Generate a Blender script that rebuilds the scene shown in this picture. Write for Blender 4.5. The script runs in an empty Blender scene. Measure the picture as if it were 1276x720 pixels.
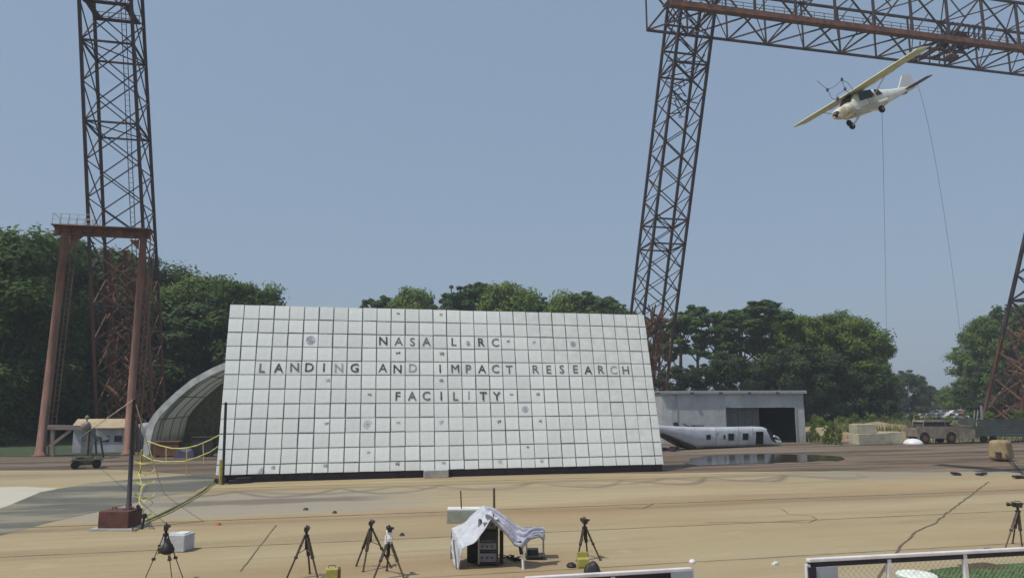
import bpy, math, random
from mathutils import Vector, Matrix, Quaternion

# ------------------------------------------------------------------ camera, sky, sun, exposure
SC = bpy.context.scene
COL = SC.collection
W0, H0, FPX = 1276.0, 720.0, 900.0
CAM_H = 5.20
PITCH, ROLL = 8.65, -0.16
cam_data = bpy.data.cameras.new('camera')
cam_data.sensor_width = 36.0
cam_data.lens = 36.0 * FPX / W0
cam_data.clip_start = 0.1
cam_data.clip_end = 6000
cam = bpy.data.objects.new('camera', cam_data)
COL.objects.link(cam)
cam.matrix_world = (Matrix.Translation((0, 0, CAM_H)) @ Matrix.Rotation(math.radians(90 + PITCH), 4, 'X')
                    @ Matrix.Rotation(math.radians(ROLL), 4, 'Z'))
SC.camera = cam

SUN_DIR = Vector((-0.43, -0.27, 0.88)).normalized()      # towards the sun
SUN_EL = math.asin(SUN_DIR.z)
SUN_AZ = math.atan2(SUN_DIR.x, SUN_DIR.y)
world = bpy.data.worlds.new("World")
SC.world = world
world.use_nodes = True
wn, wl = world.node_tree.nodes, world.node_tree.links
wn.clear()
w_out = wn.new('ShaderNodeOutputWorld')
w_bg = wn.new('ShaderNodeBackground')
w_sky = wn.new('ShaderNodeTexSky')
w_sky.sky_type = 'NISHITA'
w_sky.sun_disc = False
w_sky.sun_elevation = SUN_EL
w_sky.sun_rotation = SUN_AZ
w_sky.air_density = 1.0
w_sky.dust_density = 3.0
w_sky.ozone_density = 1.0
w_mix = wn.new('ShaderNodeMix'); w_mix.data_type = 'RGBA'      # summer haze: evens the blue out
w_mix.inputs[0].default_value = 0.72
w_mix.inputs[7].default_value = (2.52, 3.42, 4.62, 1)
wl.new(w_sky.outputs[0], w_mix.inputs[6])
wl.new(w_mix.outputs[2], w_bg.inputs[0])
w_bg.inputs[1].default_value = 0.1
wl.new(w_bg.outputs[0], w_out.inputs[0])

sun_data = bpy.data.lights.new('sun', 'SUN')
sun_data.energy = 2.9
sun_data.angle = math.radians(0.6)
sun_data.color = (1.0, 0.95, 0.86)
sun = bpy.data.objects.new('sun', sun_data)
COL.objects.link(sun)
sun.rotation_euler = SUN_DIR.to_track_quat('Z', 'Y').to_euler()

SC.view_settings.view_transform = 'Standard'
SC.view_settings.look = 'None'
SC.view_settings.exposure = 0.20
SC.view_settings.gamma = 1.0
SC.render.engine = 'CYCLES'

random.seed(7)
R = random.Random(11)

# ------------------------------------------------------------------ surveying helpers
CM = cam.matrix_world.to_3x3()
CAMP = Vector((0, 0, CAM_H))
LDIR = Vector((0.974, 0.2265, 0)).normalized()           # long axis of the board and the gantry
CDIR = Vector((-LDIR.y, LDIR.x, 0))                      # across, away from the camera
ROTL = math.atan2(LDIR.y, LDIR.x)

def ray(px, py):
    return CM @ Vector((px - W0 / 2, H0 / 2 - py, -FPX))

def gp(px, py, z=0.0):
    d = ray(px, py)
    return CAMP + d * ((z - CAM_H) / d.z)

def aty(px, py, Y):
    d = ray(px, py)
    return CAMP + d * (Y / d.y)

def hit(px, py, P0, n):
    d = ray(px, py)
    return CAMP + d * (n.dot(P0 - CAMP) / n.dot(d))

# ------------------------------------------------------------------ materials
MATS = {}
def mat(name, col, rough=0.8, metal=0.0, var=0.0, scale=3.0, bump=0.0, col2=None, stretch=None, island=0.0, spec=0.5, detail=6.0, trans=0.0, thr=(0.35, 0.65)):
    """procedural material: base colour broken by noise towards col2, fine bump, optional per object variation"""
    if name in MATS:
        return MATS[name]
    m = bpy.data.materials.new(name)
    m.use_nodes = True
    n, l = m.node_tree.nodes, m.node_tree.links
    b = n['Principled BSDF']
    b.inputs['Roughness'].default_value = rough
    b.inputs['Metallic'].default_value = metal
    b.inputs['Specular IOR Level'].default_value = spec
    tc = n.new('ShaderNodeTexCoord')
    src = tc.outputs['Object']
    mp = n.new('ShaderNodeMapping')
    if stretch: mp.inputs['Scale'].default_value = stretch
    l.new(src, mp.inputs[0])
    nz = n.new('ShaderNodeTexNoise')
    nz.inputs['Scale'].default_value = scale
    nz.inputs['Detail'].default_value = detail
    nz.inputs['Roughness'].default_value = 0.62
    l.new(mp.outputs[0], nz.inputs[0])
    if col2 is None:
        col2 = tuple(max(0, c * (1 - var)) for c in col)
    rp = n.new('ShaderNodeMapRange')
    rp.inputs[1].default_value = thr[0]; rp.inputs[2].default_value = thr[1]
    l.new(nz.outputs[0], rp.inputs[0])
    mx = n.new('ShaderNodeMix'); mx.data_type = 'RGBA'
    l.new(rp.outputs[0], mx.inputs[0])
    mx.inputs[6].default_value = (*col2, 1); mx.inputs[7].default_value = (*col, 1)
    out = mx.outputs[2]
    if island:
        oi = n.new('ShaderNodeObjectInfo')
        hs = n.new('ShaderNodeHueSaturation')
        mr = n.new('ShaderNodeMapRange')
        mr.inputs[3].default_value = 1 - island; mr.inputs[4].default_value = 1 + island
        mh = n.new('ShaderNodeMapRange'); mh.inputs[3].default_value = .47; mh.inputs[4].default_value = .53
        fr_ = n.new('ShaderNodeMath'); fr_.operation = 'FRACT'; ml_ = n.new('ShaderNodeMath'); ml_.operation = 'MULTIPLY'; ml_.inputs[1].default_value = 7.3
        l.new(oi.outputs['Random'], ml_.inputs[0]); l.new(ml_.outputs[0], fr_.inputs[0]); l.new(fr_.outputs[0], mh.inputs[0]); l.new(mh.outputs[0], hs.inputs['Hue']); hs.inputs['Saturation'].default_value = 1.6
        l.new(oi.outputs['Random'], mr.inputs[0]); l.new(mr.outputs[0], hs.inputs['Value'])
        l.new(out, hs.inputs['Color']); out = hs.outputs[0]
    l.new(out, b.inputs['Base Color'])
    if bump:
        nb = n.new('ShaderNodeTexNoise'); nb.inputs['Scale'].default_value = scale * 4; nb.inputs['Detail'].default_value = 5
        l.new(mp.outputs[0], nb.inputs[0])
        bp = n.new('ShaderNodeBump'); bp.inputs['Strength'].default_value = bump; bp.inputs['Distance'].default_value = 0.05
        l.new(nb.outputs[0], bp.inputs['Height']); l.new(bp.outputs[0], b.inputs['Normal'])
    MATS[name] = m
    return m

M_rust = mat('rusty_painted_steel', (0.25, 0.105, 0.06), 0.85, 0.0, col2=(0.09, 0.045, 0.035), scale=0.9, bump=0.2)
M_steel = mat('backlit_dark_steel', (0.075, 0.044, 0.044), 0.8, 0.0, col2=(0.035, 0.025, 0.032), scale=0.5)  # rust-brown steel darkened in colour for its backlit look against the sky
M_rustpink = mat('faded_red_lead_paint', (0.29, 0.155, 0.115), 0.85, col2=(0.14, 0.075, 0.06), scale=0.8, stretch=(3, 3, 0.5), bump=0.2)
M_galv = mat('galvanised_steel', (0.36, 0.36, 0.37), 0.5, 0.6, var=0.3, scale=4)
M_panel = mat('white_foam_panel', (0.80, 0.815, 0.805), 0.75, col2=(0.69, 0.71, 0.705), scale=1.7, bump=0.25, island=0.06)
M_seam = mat('dark_backing_sheet', (0.24, 0.25, 0.25), 0.9, var=0.5, scale=0.6)
M_frame = mat('dark_frame_steel', (0.04, 0.03, 0.045), 0.7, var=0.4)
M_black = mat('black_plastic', (0.018, 0.016, 0.016), 0.55, var=0.3)
M_darkgrey = mat('dark_grey_metal', (0.06, 0.06, 0.065), 0.5, 0.2, var=0.4)
M_white = mat('white_paint', (0.78, 0.78, 0.78), 0.5, var=0.15, scale=1.2)
M_conc = mat('cast_concrete', (0.46, 0.45, 0.42), 0.9, col2=(0.30, 0.30, 0.27), scale=1.5, bump=0.4)
M_yellow = mat('yellow_plastic', (0.46, 0.41, 0.10), 0.5, var=0.3)
M_yrope = mat('yellow_rope', (0.62, 0.58, 0.20), 0.8, var=0.35, scale=2)
M_wire = mat('thin_grey_cable', (0.16, 0.17, 0.20), 0.7, var=0.2)
M_glass = mat('dark_window_glass', (0.012, 0.014, 0.018), 0.12, var=0.2)
M_rubber = mat('black_rubber', (0.022, 0.02, 0.02), 0.85, var=0.3)

def ground_mat(name, stops, base_noise, streak=0.5, rough=0.92, patches=(), skids=False):
    """ground: colour across the pad (coordinate v, metres away along the short axis), blotches, streaks, grain"""
    m = bpy.data.materials.new(name); m.use_nodes = True
    n, l = m.node_tree.nodes, m.node_tree.links
    b = n['Principled BSDF']; b.inputs['Roughness'].default_value = rough; b.inputs['Specular IOR Level'].default_value = 0.25
    tc = n.new('ShaderNodeTexCoord')
    mp = n.new('ShaderNodeMapping'); mp.inputs['Rotation'].default_value = (0, 0, -ROTL)
    l.new(tc.outputs['Object'], mp.inputs[0])
    sx = n.new('ShaderNodeSeparateXYZ'); l.new(mp.outputs[0], sx.inputs[0])
    # wobble of the bands
    wob = n.new('ShaderNodeTexNoise'); wob.inputs['Scale'].default_value = 0.11; wob.inputs['Detail'].default_value = 4
    l.new(mp.outputs[0], wob.inputs[0])
    ad = n.new('ShaderNodeMath'); ad.operation = 'MULTIPLY_ADD'; ad.inputs[1].default_value = 1.4
    l.new(wob.outputs[0], ad.inputs[0]); l.new(sx.outputs['Y'], ad.inputs[2])
    v0, v1 = stops[0][0], stops[-1][0]
    mr = n.new('ShaderNodeMapRange'); mr.inputs[1].default_value = v0 + .7; mr.inputs[2].default_value = v1 + .7
    l.new(ad.outputs[0], mr.inputs[0])
    cr = n.new('ShaderNodeValToRGB'); l.new(mr.outputs[0], cr.inputs[0])
    e = cr.color_ramp.elements
    e[0].position = 0; e[0].color = (*stops[0][1], 1); e[1].position = 1; e[1].color = (*stops[-1][1], 1)
    for v, c in stops[1:-1]:
        k = e.new((v - v0) / (v1 - v0)); k.color = (*c, 1)
    cur = cr.outputs[0]
    def blend(cur, col, scale, lo, hi, amt, stretch=(1, 1, 1), detail=6, off=0):
        m2 = n.new('ShaderNodeMapping'); m2.inputs['Scale'].default_value = stretch; m2.inputs['Location'].default_value = (off, off * 1.7, 0)
        l.new(mp.outputs[0], m2.inputs[0])
        nz = n.new('ShaderNodeTexNoise'); nz.inputs['Scale'].default_value = scale; nz.inputs['Detail'].default_value = detail
        nz.inputs['Roughness'].default_value = 0.65
        l.new(m2.outputs[0], nz.inputs[0])
        r = n.new('ShaderNodeMapRange'); r.inputs[1].default_value = lo; r.inputs[2].default_value = hi; r.inputs[4].default_value = amt
        l.new(nz.outputs[0], r.inputs[0])
        x = n.new('ShaderNodeMix'); x.data_type = 'RGBA'
        l.new(r.outputs[0], x.inputs[0]); l.new(cur, x.inputs[6]); x.inputs[7].default_value = (*col, 1)
        return x.outputs[2]
    for p in patches:
        cur = blend(cur, *p)
    def M(op, a, b_=None, c=None, clamp=False):
        q = n.new('ShaderNodeMath'); q.operation = op; q.use_clamp = clamp
        for i, x in enumerate((a, b_, c)):
            if x is None: continue
            if isinstance(x, (int, float)): q.inputs[i].default_value = x
            else: l.new(x, q.inputs[i])
        return q.outputs[0]
    def tint(cur, mask, col):
        x = n.new('ShaderNodeMix'); x.data_type = 'RGBA'; l.new(mask, x.inputs[0]); l.new(cur, x.inputs[6]); x.inputs[7].default_value = (*col, 1)
        return x.outputs[2]
    if skids:
        U_, V_ = sx.outputs['X'], sx.outputs['Y']
        wv = n.new('ShaderNodeTexNoise'); wv.inputs['Scale'].default_value = .5; wv.inputs['Detail'].default_value = 5; l.new(mp.outputs[0], wv.inputs[0])
        wb = M('MULTIPLY', M('SUBTRACT', wv.outputs[0], .5), 1.6)
        vv = M('ADD', V_, wb)
        # grey worn area left of centre
        def box(u0, u1, v0, v1, su, sv):
            a_ = M('DIVIDE', M('SUBTRACT', U_, u0), su, clamp=True); b2 = M('DIVIDE', M('SUBTRACT', u1, U_), su, clamp=True)
            c_ = M('DIVIDE', M('SUBTRACT', vv, v0), sv, clamp=True); d_ = M('DIVIDE', M('SUBTRACT', v1, vv), sv, clamp=True)
            return M('MULTIPLY', M('MULTIPLY', a_, b2), M('MULTIPLY', c_, d_))
        cur = tint(cur, M('MULTIPLY', box(-16, 6, vy(632), vy(603), 5, 1.2), .8), (0.285, 0.26, 0.215))
        cur = tint(cur, M('MULTIPLY', box(-10, 3, vy(618), vy(611), 2.5, .5), .8), (0.15, 0.125, 0.10))
        cur = tint(cur, M('MULTIPLY', box(28, 75, vy(611), vy(596), 6, 1.2), .7), (0.25, 0.24, 0.19))
        # tyre rubber in crossing arcs
        for per, amp, ph, k in ((5.9, 3.0, 0.0, .95), (8.7, 2.2, 1.9, .7)):
            w_ = M('ADD', M('MULTIPLY', M('ABSOLUTE', M('SINE', M('ADD', M('MULTIPLY', U_, math.pi / per), ph))), -amp), vy(602))
            d_ = M('ABSOLUTE', M('SUBTRACT', vv, w_))
            mk = M('SUBTRACT', 1.0, M('DIVIDE', d_, .7), clamp=True)
            pres = M('MULTIPLY', M('SUBTRACT', wob.outputs[0], .28), 4.0, clamp=True)
            lim = M('MULTIPLY', M('DIVIDE', M('SUBTRACT', U_, -12), 4, clamp=True), M('DIVIDE', M('SUBTRACT', 36, U_), 5, clamp=True))
            cur = tint(cur, M('MULTIPLY', M('MULTIPLY', M('MULTIPLY', mk, k), pres), lim), (0.165, 0.135, 0.095))
    l.new(cur, b.inputs['Base Color'])
    nb = n.new('ShaderNodeTexNoise'); nb.inputs['Scale'].default_value = 2.5; nb.inputs['Detail'].default_value = 8
    l.new(mp.outputs[0], nb.inputs[0])
    bp = n.new('ShaderNodeBump'); bp.inputs['Strength'].default_value = 0.35; bp.inputs['Distance'].default_value = 0.03
    l.new(nb.outputs[0], bp.inputs['Height']); l.new(bp.outputs[0], b.inputs['Normal'])
    return m

# ------------------------------------------------------------------ object helpers
WLOC = {}
def link(o, parent=None):
    COL.objects.link(o)
    if parent is not None:
        o.parent = parent
    return o

def tag(o, label=None, cat=None, group=None, kind=None):
    if label: o['label'] = label
    if cat: o['category'] = cat
    if group: o['group'] = group
    if kind: o['kind'] = kind
    return o

def thing(name, label, cat, loc=(0, 0, 0), group=None, rot=None):
    o = bpy.data.objects.new(name, None)
    o.empty_display_size = 0.5
    o.location = loc
    if rot is not None: o.rotation_euler = rot
    link(o); tag(o, label, cat, group)
    WLOC[o.name] = Vector(loc)
    return o

class MB:
    """collects faces; build() links them as one mesh object"""
    def __init__(s): s.v = []; s.f = []; s.mi = []
    def add(s, vs, fs, k=0):
        b = len(s.v); s.v += [Vector(a) for a in vs]
        s.f += [tuple(b + i for i in f) for f in fs]; s.mi += [k] * len(fs)
        return s
    def box(s, c, size, rot=None, k=0, taper=1.0):
        c = Vector(c); x, y, z = [a / 2 for a in size]
        vs = [Vector((i * x * (taper if q > 0 else 1), j * y * (taper if q > 0 else 1), q * z)) for q in (-1, 1) for j in (-1, 1) for i in (-1, 1)]
        if rot is not None:
            rm = rot if isinstance(rot, Matrix) else Matrix.Rotation(rot, 3, 'Z')
            vs = [rm @ a for a in vs]
        return s.add([c + a for a in vs], [(0, 2, 3, 1), (4, 5, 7, 6), (0, 1, 5, 4), (1, 3, 7, 5), (3, 2, 6, 7), (2, 0, 4, 6)], k)
    def tube(s, pts, r, n=6, k=0, cap=True):
        pts = [Vector(p) for p in pts]
        rs = r if isinstance(r, (list, tuple)) else [r] * len(pts)
        rings = []; up = Vector((0, 0, 1))
        for i, p in enumerate(pts):
            d = (pts[min(i + 1, len(pts) - 1)] - pts[max(i - 1, 0)]).normalized()
            a = d.cross(up)
            if a.length < 1e-3: a = d.cross(Vector((1, 0, 0)))
            a.normalize(); b = d.cross(a)
            rings.append([p + (a * math.cos(t) + b * math.sin(t)) * rs[i] for t in [2 * math.pi * j / n for j in range(n)]])
        fs = []
        for i in range(len(pts) - 1):
            for j in range(n):
                fs.append((i * n + j, i * n + (j + 1) % n, (i + 1) * n + (j + 1) % n, (i + 1) * n + j))
        if cap:
            fs.append(tuple(range(n))); fs.append(tuple((len(pts) - 1) * n + j for j in reversed(range(n))))
        return s.add([q for g in rings for q in g], fs, k)
    def lathe(s, c, prof, n=16, axis='Z', k=0, rm=None):
        c = Vector(c); vs = []
        for r_, h in prof:
            for j in range(n):
                t = 2 * math.pi * j / n
                a = Vector((r_ * math.cos(t), r_ * math.sin(t), h))
                if axis == 'Y': a = Vector((a.x, a.z, a.y))
                if axis == 'X': a = Vector((a.z, a.x, a.y))
                if rm is not None: a = rm @ a
                vs.append(c + a)
        fs = [(i * n + j, i * n + (j + 1) % n, (i + 1) * n + (j + 1) % n, (i + 1) * n + j) for i in range(len(prof) - 1) for j in range(n)]
        fs.append(tuple(reversed(range(n)))); fs.append(tuple((len(prof) - 1) * n + j for j in range(n)))
        return s.add(vs, fs, k)
    def grid(s, fn, nu, nv, k=0):
        vs = [fn(i / nu, j / nv) for j in range(nv + 1) for i in range(nu + 1)]
        fs = [(j * (nu + 1) + i, j * (nu + 1) + i + 1, (j + 1) * (nu + 1) + i + 1, (j + 1) * (nu + 1) + i) for j in range(nv) for i in range(nu)]
        return s.add(vs, fs, k)
    def prism(s, pts, d, k=0):
        """polygon pts swept by vector d"""
        pts = [Vector(p) for p in pts]; d = Vector(d); n = len(pts)
        return s.add(pts + [p + d for p in pts], [tuple(reversed(range(n))), tuple(range(n, 2 * n))] + [(i, (i + 1) % n, n + (i + 1) % n, n + i) for i in range(n)], k)
    def build(s, name, m, parent=None, smooth=False, origin=None, bevel=0, thick=0):
        off = Vector((0, 0, 0))
        if parent is not None: off = WLOC.get(parent.name, off).copy()
        o_w = Vector(origin) if origin is not None else off
        me = bpy.data.meshes.new(name)
        me.from_pydata([v - o_w for v in s.v], [], s.f)
        ms = m if isinstance(m, (list, tuple)) else [m]
        for a in ms: me.materials.append(a)
        if len(ms) > 1: me.polygons.foreach_set('material_index', s.mi)
        if smooth: me.shade_smooth()
        me.update()
        o = bpy.data.objects.new(name, me)
        o.location = o_w - off
        link(o, parent)
        WLOC[o.name] = o_w
        if thick:
            t = o.modifiers.new('thickness', 'SOLIDIFY'); t.thickness = thick
        if bevel:
            bv = o.modifiers.new('bevel', 'BEVEL'); bv.width = bevel; bv.segments = 2; bv.limit_method = 'ANGLE'
        return o

BARS = {}
def bar(name, p0, p1, w, m, parent, h=None, label=None):
    """a straight steel section as one object; all bars of one material share a mesh"""
    key = m.name
    if key not in BARS:
        b = MB().box((0, 0, 0.5), (1, 1, 1))
        me = bpy.data.meshes.new('steel_section'); me.from_pydata(b.v, [], b.f); me.materials.append(m); BARS[key] = me
    p0 = Vector(p0); p1 = Vector(p1); d = p1 - p0
    o = bpy.data.objects.new(name, BARS[key])
    off = WLOC[parent.name]
    o.rotation_mode = 'QUATERNION'
    o.rotation_quaternion = d.to_track_quat('Z', 'Y')
    o.location = p0 - off
    o.scale = (w, h or w, d.length)
    link(o, parent)
    if label: o['label'] = label
    return o

def structure(o): o['kind'] = 'structure'; return o
def sheet(name, pts, z, m, div=None):
    mb = MB(); ps = [Vector((p[0], p[1], z)) for p in pts]
    mb.add(ps, [tuple(range(len(ps)))])
    o = mb.build(name, m); structure(o)
    return o
def lc(u, v, z=0.0):
    """point from gantry coordinates (along, across)"""
    p = LDIR * u + CDIR * v
    return Vector((p.x, p.y, z))
def uv(p): return (LDIR.dot(p), CDIR.dot(p))

# ------------------------------------------------------------------ ground
TAN = (0.40, 0.325, 0.215)
m_land = ground_mat('rough_land', [(-400, (0.10, 0.11, 0.045)), (60, (0.13, 0.125, 0.06)), (90, (0.10, 0.11, 0.045)), (400, (0.13, 0.14, 0.07))], 1,
                    patches=[((0.20, 0.16, 0.10), 0.05, 0.5, 0.62, 0.8, (1, 1, 1)), ((0.05, 0.075, 0.02), 0.4, 0.5, 0.7, 0.6)])
def vy(y): return uv(gp(638, y))[1]
PAD = [(760, (0.343, 0.280, 0.168)), (690, (0.349, 0.280, 0.163)), (662, (0.333, 0.264, 0.153)), (648, (0.359, 0.284, 0.168)), (642, (0.326, 0.253, 0.148)), (638, (0.214, 0.160, 0.096)), (634, (0.326, 0.253, 0.148)), (626, (0.381, 0.301, 0.177)), (617, (0.359, 0.290, 0.172)), (610, (0.326, 0.264, 0.168)),
       (604, (0.326, 0.264, 0.168)), (601, (0.218, 0.174, 0.105)), (598.5, (0.392, 0.316, 0.177)), (592, (0.392, 0.316, 0.177)), (585, (0.349, 0.284, 0.182)), (578, (0.326, 0.274, 0.172))]
m_pad = ground_mat('stained_concrete', [(vy(y), c) for y, c in PAD], 1,
                   patches=[((0.159, 0.129, 0.085), 0.55, 0.64, 0.74, 0.55, (0.8, 1.2, 1), 7, 77), ((0.445, 0.381, 0.266), 0.8, 0.60, 0.70, 0.4, (0.6, 1.2, 1), 7, 55), ((0.245, 0.184, 0.110), 0.10, 0.48, 0.68, 0.85, (0.30, 1.6, 1)),
                            ((0.403, 0.343, 0.225), 0.16, 0.50, 0.70, 0.7, (0.22, 1.8, 1), 6, 13),
                            ((0.295, 0.184, 0.096), 0.06, 0.52, 0.72, 0.75, (0.5, 1.5, 1), 5, 41),
                            ((0.218, 0.174, 0.115), 0.35, 0.56, 0.74, 0.65, (0.10, 3.0, 1), 6, 7),
                            ((0.196, 0.158, 0.101), 1.4, 0.60, 0.78, 0.45, (1, 1, 1), 8, 3),
                            ((0.436, 0.369, 0.249), 6.0, 0.45, 0.85, 0.30, (1, 1, 1), 8, 5)], skids=True, )
m_dirt = ground_mat('brown_yard_dirt', [(40, (0.185, 0.135, 0.09)), (58, (0.17, 0.125, 0.085)), (66, (0.20, 0.155, 0.11)), (75, (0.17, 0.135, 0.10)), (100, (0.15, 0.13, 0.07))], 1,
                    patches=[((0.070, 0.052, 0.042), 0.16, 0.46, 0.58, 0.92, (0.22, 2.8, 1)), ((0.27, 0.21, 0.155), 0.22, 0.54, 0.68, 0.7, (0.3, 2, 1), 6, 9),
                             ((0.06, 0.05, 0.04), 1.1, 0.6, 0.75, 0.5, (0.5, 1, 1), 7, 4)])
m_asph = ground_mat('old_asphalt', [(0, (0.115, 0.118, 0.10)), (100, (0.12, 0.12, 0.105))], 1,
                    patches=[((0.27, 0.245, 0.18), 0.20, 0.46, 0.58, 0.85, (0.35, 1.8, 1)), ((0.07, 0.07, 0.065), 0.5, 0.5, 0.7, 0.6, (0.4, 1.4, 1), 6, 8)])
m_pale = ground_mat('pale_concrete', [(0, (0.48, 0.45, 0.38)), (100, (0.48, 0.45, 0.38))], 1,
                    patches=[((0.38, 0.34, 0.27), 0.4, 0.5, 0.7, 0.7, (0.4, 1.5, 1))])
m_lawn = mat('short_lawn', (0.085, 0.14, 0.045), 0.95, col2=(0.045, 0.085, 0.025), scale=1.5, bump=0.6)

sheet('ground', [(-1500, -150), (1500, -150), (1500, 1500), (-1500, 1500)], -0.06, m_land)
# concrete pad: out to the back edge seen beside the board
pad_pts = [lc(-150, -20), lc(95, -20), gp(1600, 583), gp(1276, 586), gp(1150, 588), gp(1030, 586.5), gp(900, 588), gp(829, 589.5), lc(13, 50.4), lc(-10, 50.6), gp(250, 592), gp(150, 585), gp(0, 586), gp(-400, 588)]
sheet('concrete_pad', pad_pts, 0.0, m_pad)
sheet('dirt_yard', [gp(-400, 592), gp(250, 600), gp(829, 600), gp(1600, 600), lc(150, 73), lc(40, 79), lc(20, 94), lc(-20, 94), gp(150, 567), gp(45, 568.5), gp(-400, 571)], -0.012, m_dirt)
sheet('asphalt_lane', [gp(-60, 645), gp(0, 634), gp(50, 613), gp(110, 602), gp(165, 597), gp(262, 590), gp(270, 600), gp(240, 613), gp(200, 618), gp(150, 631), gp(60, 651), gp(0, 667), gp(-60, 684)], 0.008, m_asph)
sheet('pale_slab', [gp(-60, 650), gp(-2, 633.5), gp(20, 627), gp(72, 608), gp(30, 606), gp(-60, 608)], 0.005, m_pale)
sheet('grass_strip', [gp(-400, 571), gp(45, 568.3), gp(150, 566.5), gp(160, 556), gp(-400, 556)], 0.004, mat('dark_verge_grass', (0.05, 0.075, 0.03), .95, col2=(.03, .05, .02), scale=.6, bump=.6))

# slab joints and the tar line, real thin strips
m_joint = mat('joint_filler', (0.21, 0.17, 0.115), 0.95, var=0.4, scale=0.7)
m_tar = mat('crack_tar', (0.16, 0.12, 0.08), 0.9, var=0.4, scale=2)
def strip(name, pts, w, z, m, wob=0.0, rr=random.Random(3)):
    mb = MB(); P = []
    for i in range(len(pts) - 1):
        a, b = Vector(pts[i]), Vector(pts[i + 1]); n = max(1, int((b - a).length / 0.6))
        for j in range(n): P.append(a.lerp(b, j / n))
    P.append(Vector(pts[-1])); vs = []
    for i, p in enumerate(P):
        d = (P[min(i + 1, len(P) - 1)] - P[max(0, i - 1)]); s = Vector((-d.y, d.x, 0)).normalized()
        q = p + s * rr.uniform(-wob, wob); ww = w * rr.uniform(0.7, 1.3) / 2 if wob else w / 2
        vs += [(q.x - s.x * ww, q.y - s.y * ww, z), (q.x + s.x * ww, q.y + s.y * ww, z)]
    mb.add(vs, [(2 * i, 2 * i + 2, 2 * i + 3, 2 * i + 1) for i in range(len(P) - 1)])
    return structure(mb.build(name, m))
v_a = uv(gp(290, 608))[1]; v_b = uv(gp(960, 622))[1]
strip('slab_joint', [lc(-9, v_a), lc(60, v_a)], 0.12, 0.012, m_joint, 0.05)
strip('slab_joint', [lc(-60, v_b), lc(70, v_b)], 0.09, 0.012, m_joint, 0.04)
strip('slab_joint', [lc(-60, v_b - 6.2), lc(60, v_b - 6.2)], 0.05, 0.012, m_joint, 0.02)
strip('slab_joint', [lc(-60, v_b - 12.4), lc(60, v_b - 12.4)], 0.035, 0.012, m_joint, 0.02)
strip('tar_crack', [gp(1232, 600), gp(1212, 615), gp(1196, 627), gp(1180, 639), gp(1166, 651), gp(1142, 662), gp(1130, 673), gp(1118, 686), gp(1100, 712), gp(1090, 730)], 0.075, 0.016, m_tar, 0.04)
strip('tar_crack', [gp(964, 633), gp(974, 634), gp(982, 640), gp(1012, 643), gp(1018, 647), gp(1008, 651), gp(940, 650), gp(880, 651)], 0.04, 0.016, m_tar, 0.02)
strip('tar_crack', [gp(770, 632), gp(800, 634), gp(815, 627)], 0.05, 0.016, m_tar, 0.02)
strip('tar_crack', [gp(345, 654), gp(330, 672), gp(312, 695), gp(300, 712)], 0.035, 0.016, m_tar, 0.02)
# puddle mirror
m_water = bpy.data.materials.new('still_water'); m_water.use_nodes = True
bw = m_water.node_tree.nodes['Principled BSDF']; bw.inputs['Base Color'].default_value = (0.045, 0.04, 0.03, 1); bw.inputs['Roughness'].default_value = 0.11
bw.inputs['IOR'].default_value = 1.36
pr = random.Random(5)
pud = []
outline = [(852, 577), (862, 571), (880, 567.5), (905, 566.5), (935, 566), (962, 565.5), (990, 566), (1008, 567), (1016, 566.5), (1034, 567.5), (1050, 570), (1056, 572), (1042, 574), (1022, 573.5), (1005, 575), (985, 575.5), (960, 577), (925, 577.5), (895, 579), (870, 580)]
for i, (x, y) in enumerate(outline):
    x2, y2 = outline[(i + 1) % len(outline)]
    for j in range(3):
        t = j / 3; pud.append(gp(x + (x2 - x) * t + pr.uniform(-3, 3), y + (y2 - y) * t + pr.uniform(-.3, .3)))
sheet('puddle', pud, 0.020, m_water)

# lawn at the lower right behind the railing
lawn = [gp(1090, 735), gp(1120, 720), gp(1150, 712), gp(1180, 707), gp(1230, 703.5), gp(1300, 700), gp(1420, 700), gp(1420, 760)]
sheet('lawn', lawn, 0.012, m_lawn)
gm = MB(); gr = random.Random(9)
la, lb = gp(1100, 735), gp(1400, 700)
for i in range(9000):
    x = gr.uniform(9.5, 21); y = gr.uniform(16.8, 23.4)
    q = Vector((x, y, 0.012))
    # inside the lawn's curved edge
    edge = None
    for a, b in zip(lawn[:6], lawn[1:7]):
        if a.x <= x <= b.x: edge = a.y + (b.y - a.y) * (x - a.x) / (b.x - a.x)
    if edge is None or y > edge - 0.02: continue
    hgt = gr.uniform(0.03, 0.10); t = gr.uniform(0, 6.28); dx, dy = math.cos(t) * 0.012, math.sin(t) * 0.012
    ln = Vector((gr.uniform(-.04, .04), gr.uniform(-.04, .04), hgt))
    gm.add([q + Vector((dx, dy, 0)), q - Vector((dx, dy, 0)), q + ln], [(0, 1, 2)])
g = gm.build('grass', m_lawn); tag(g, 'short green blades of the lawn behind the railing', 'grass', kind='stuff')

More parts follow.
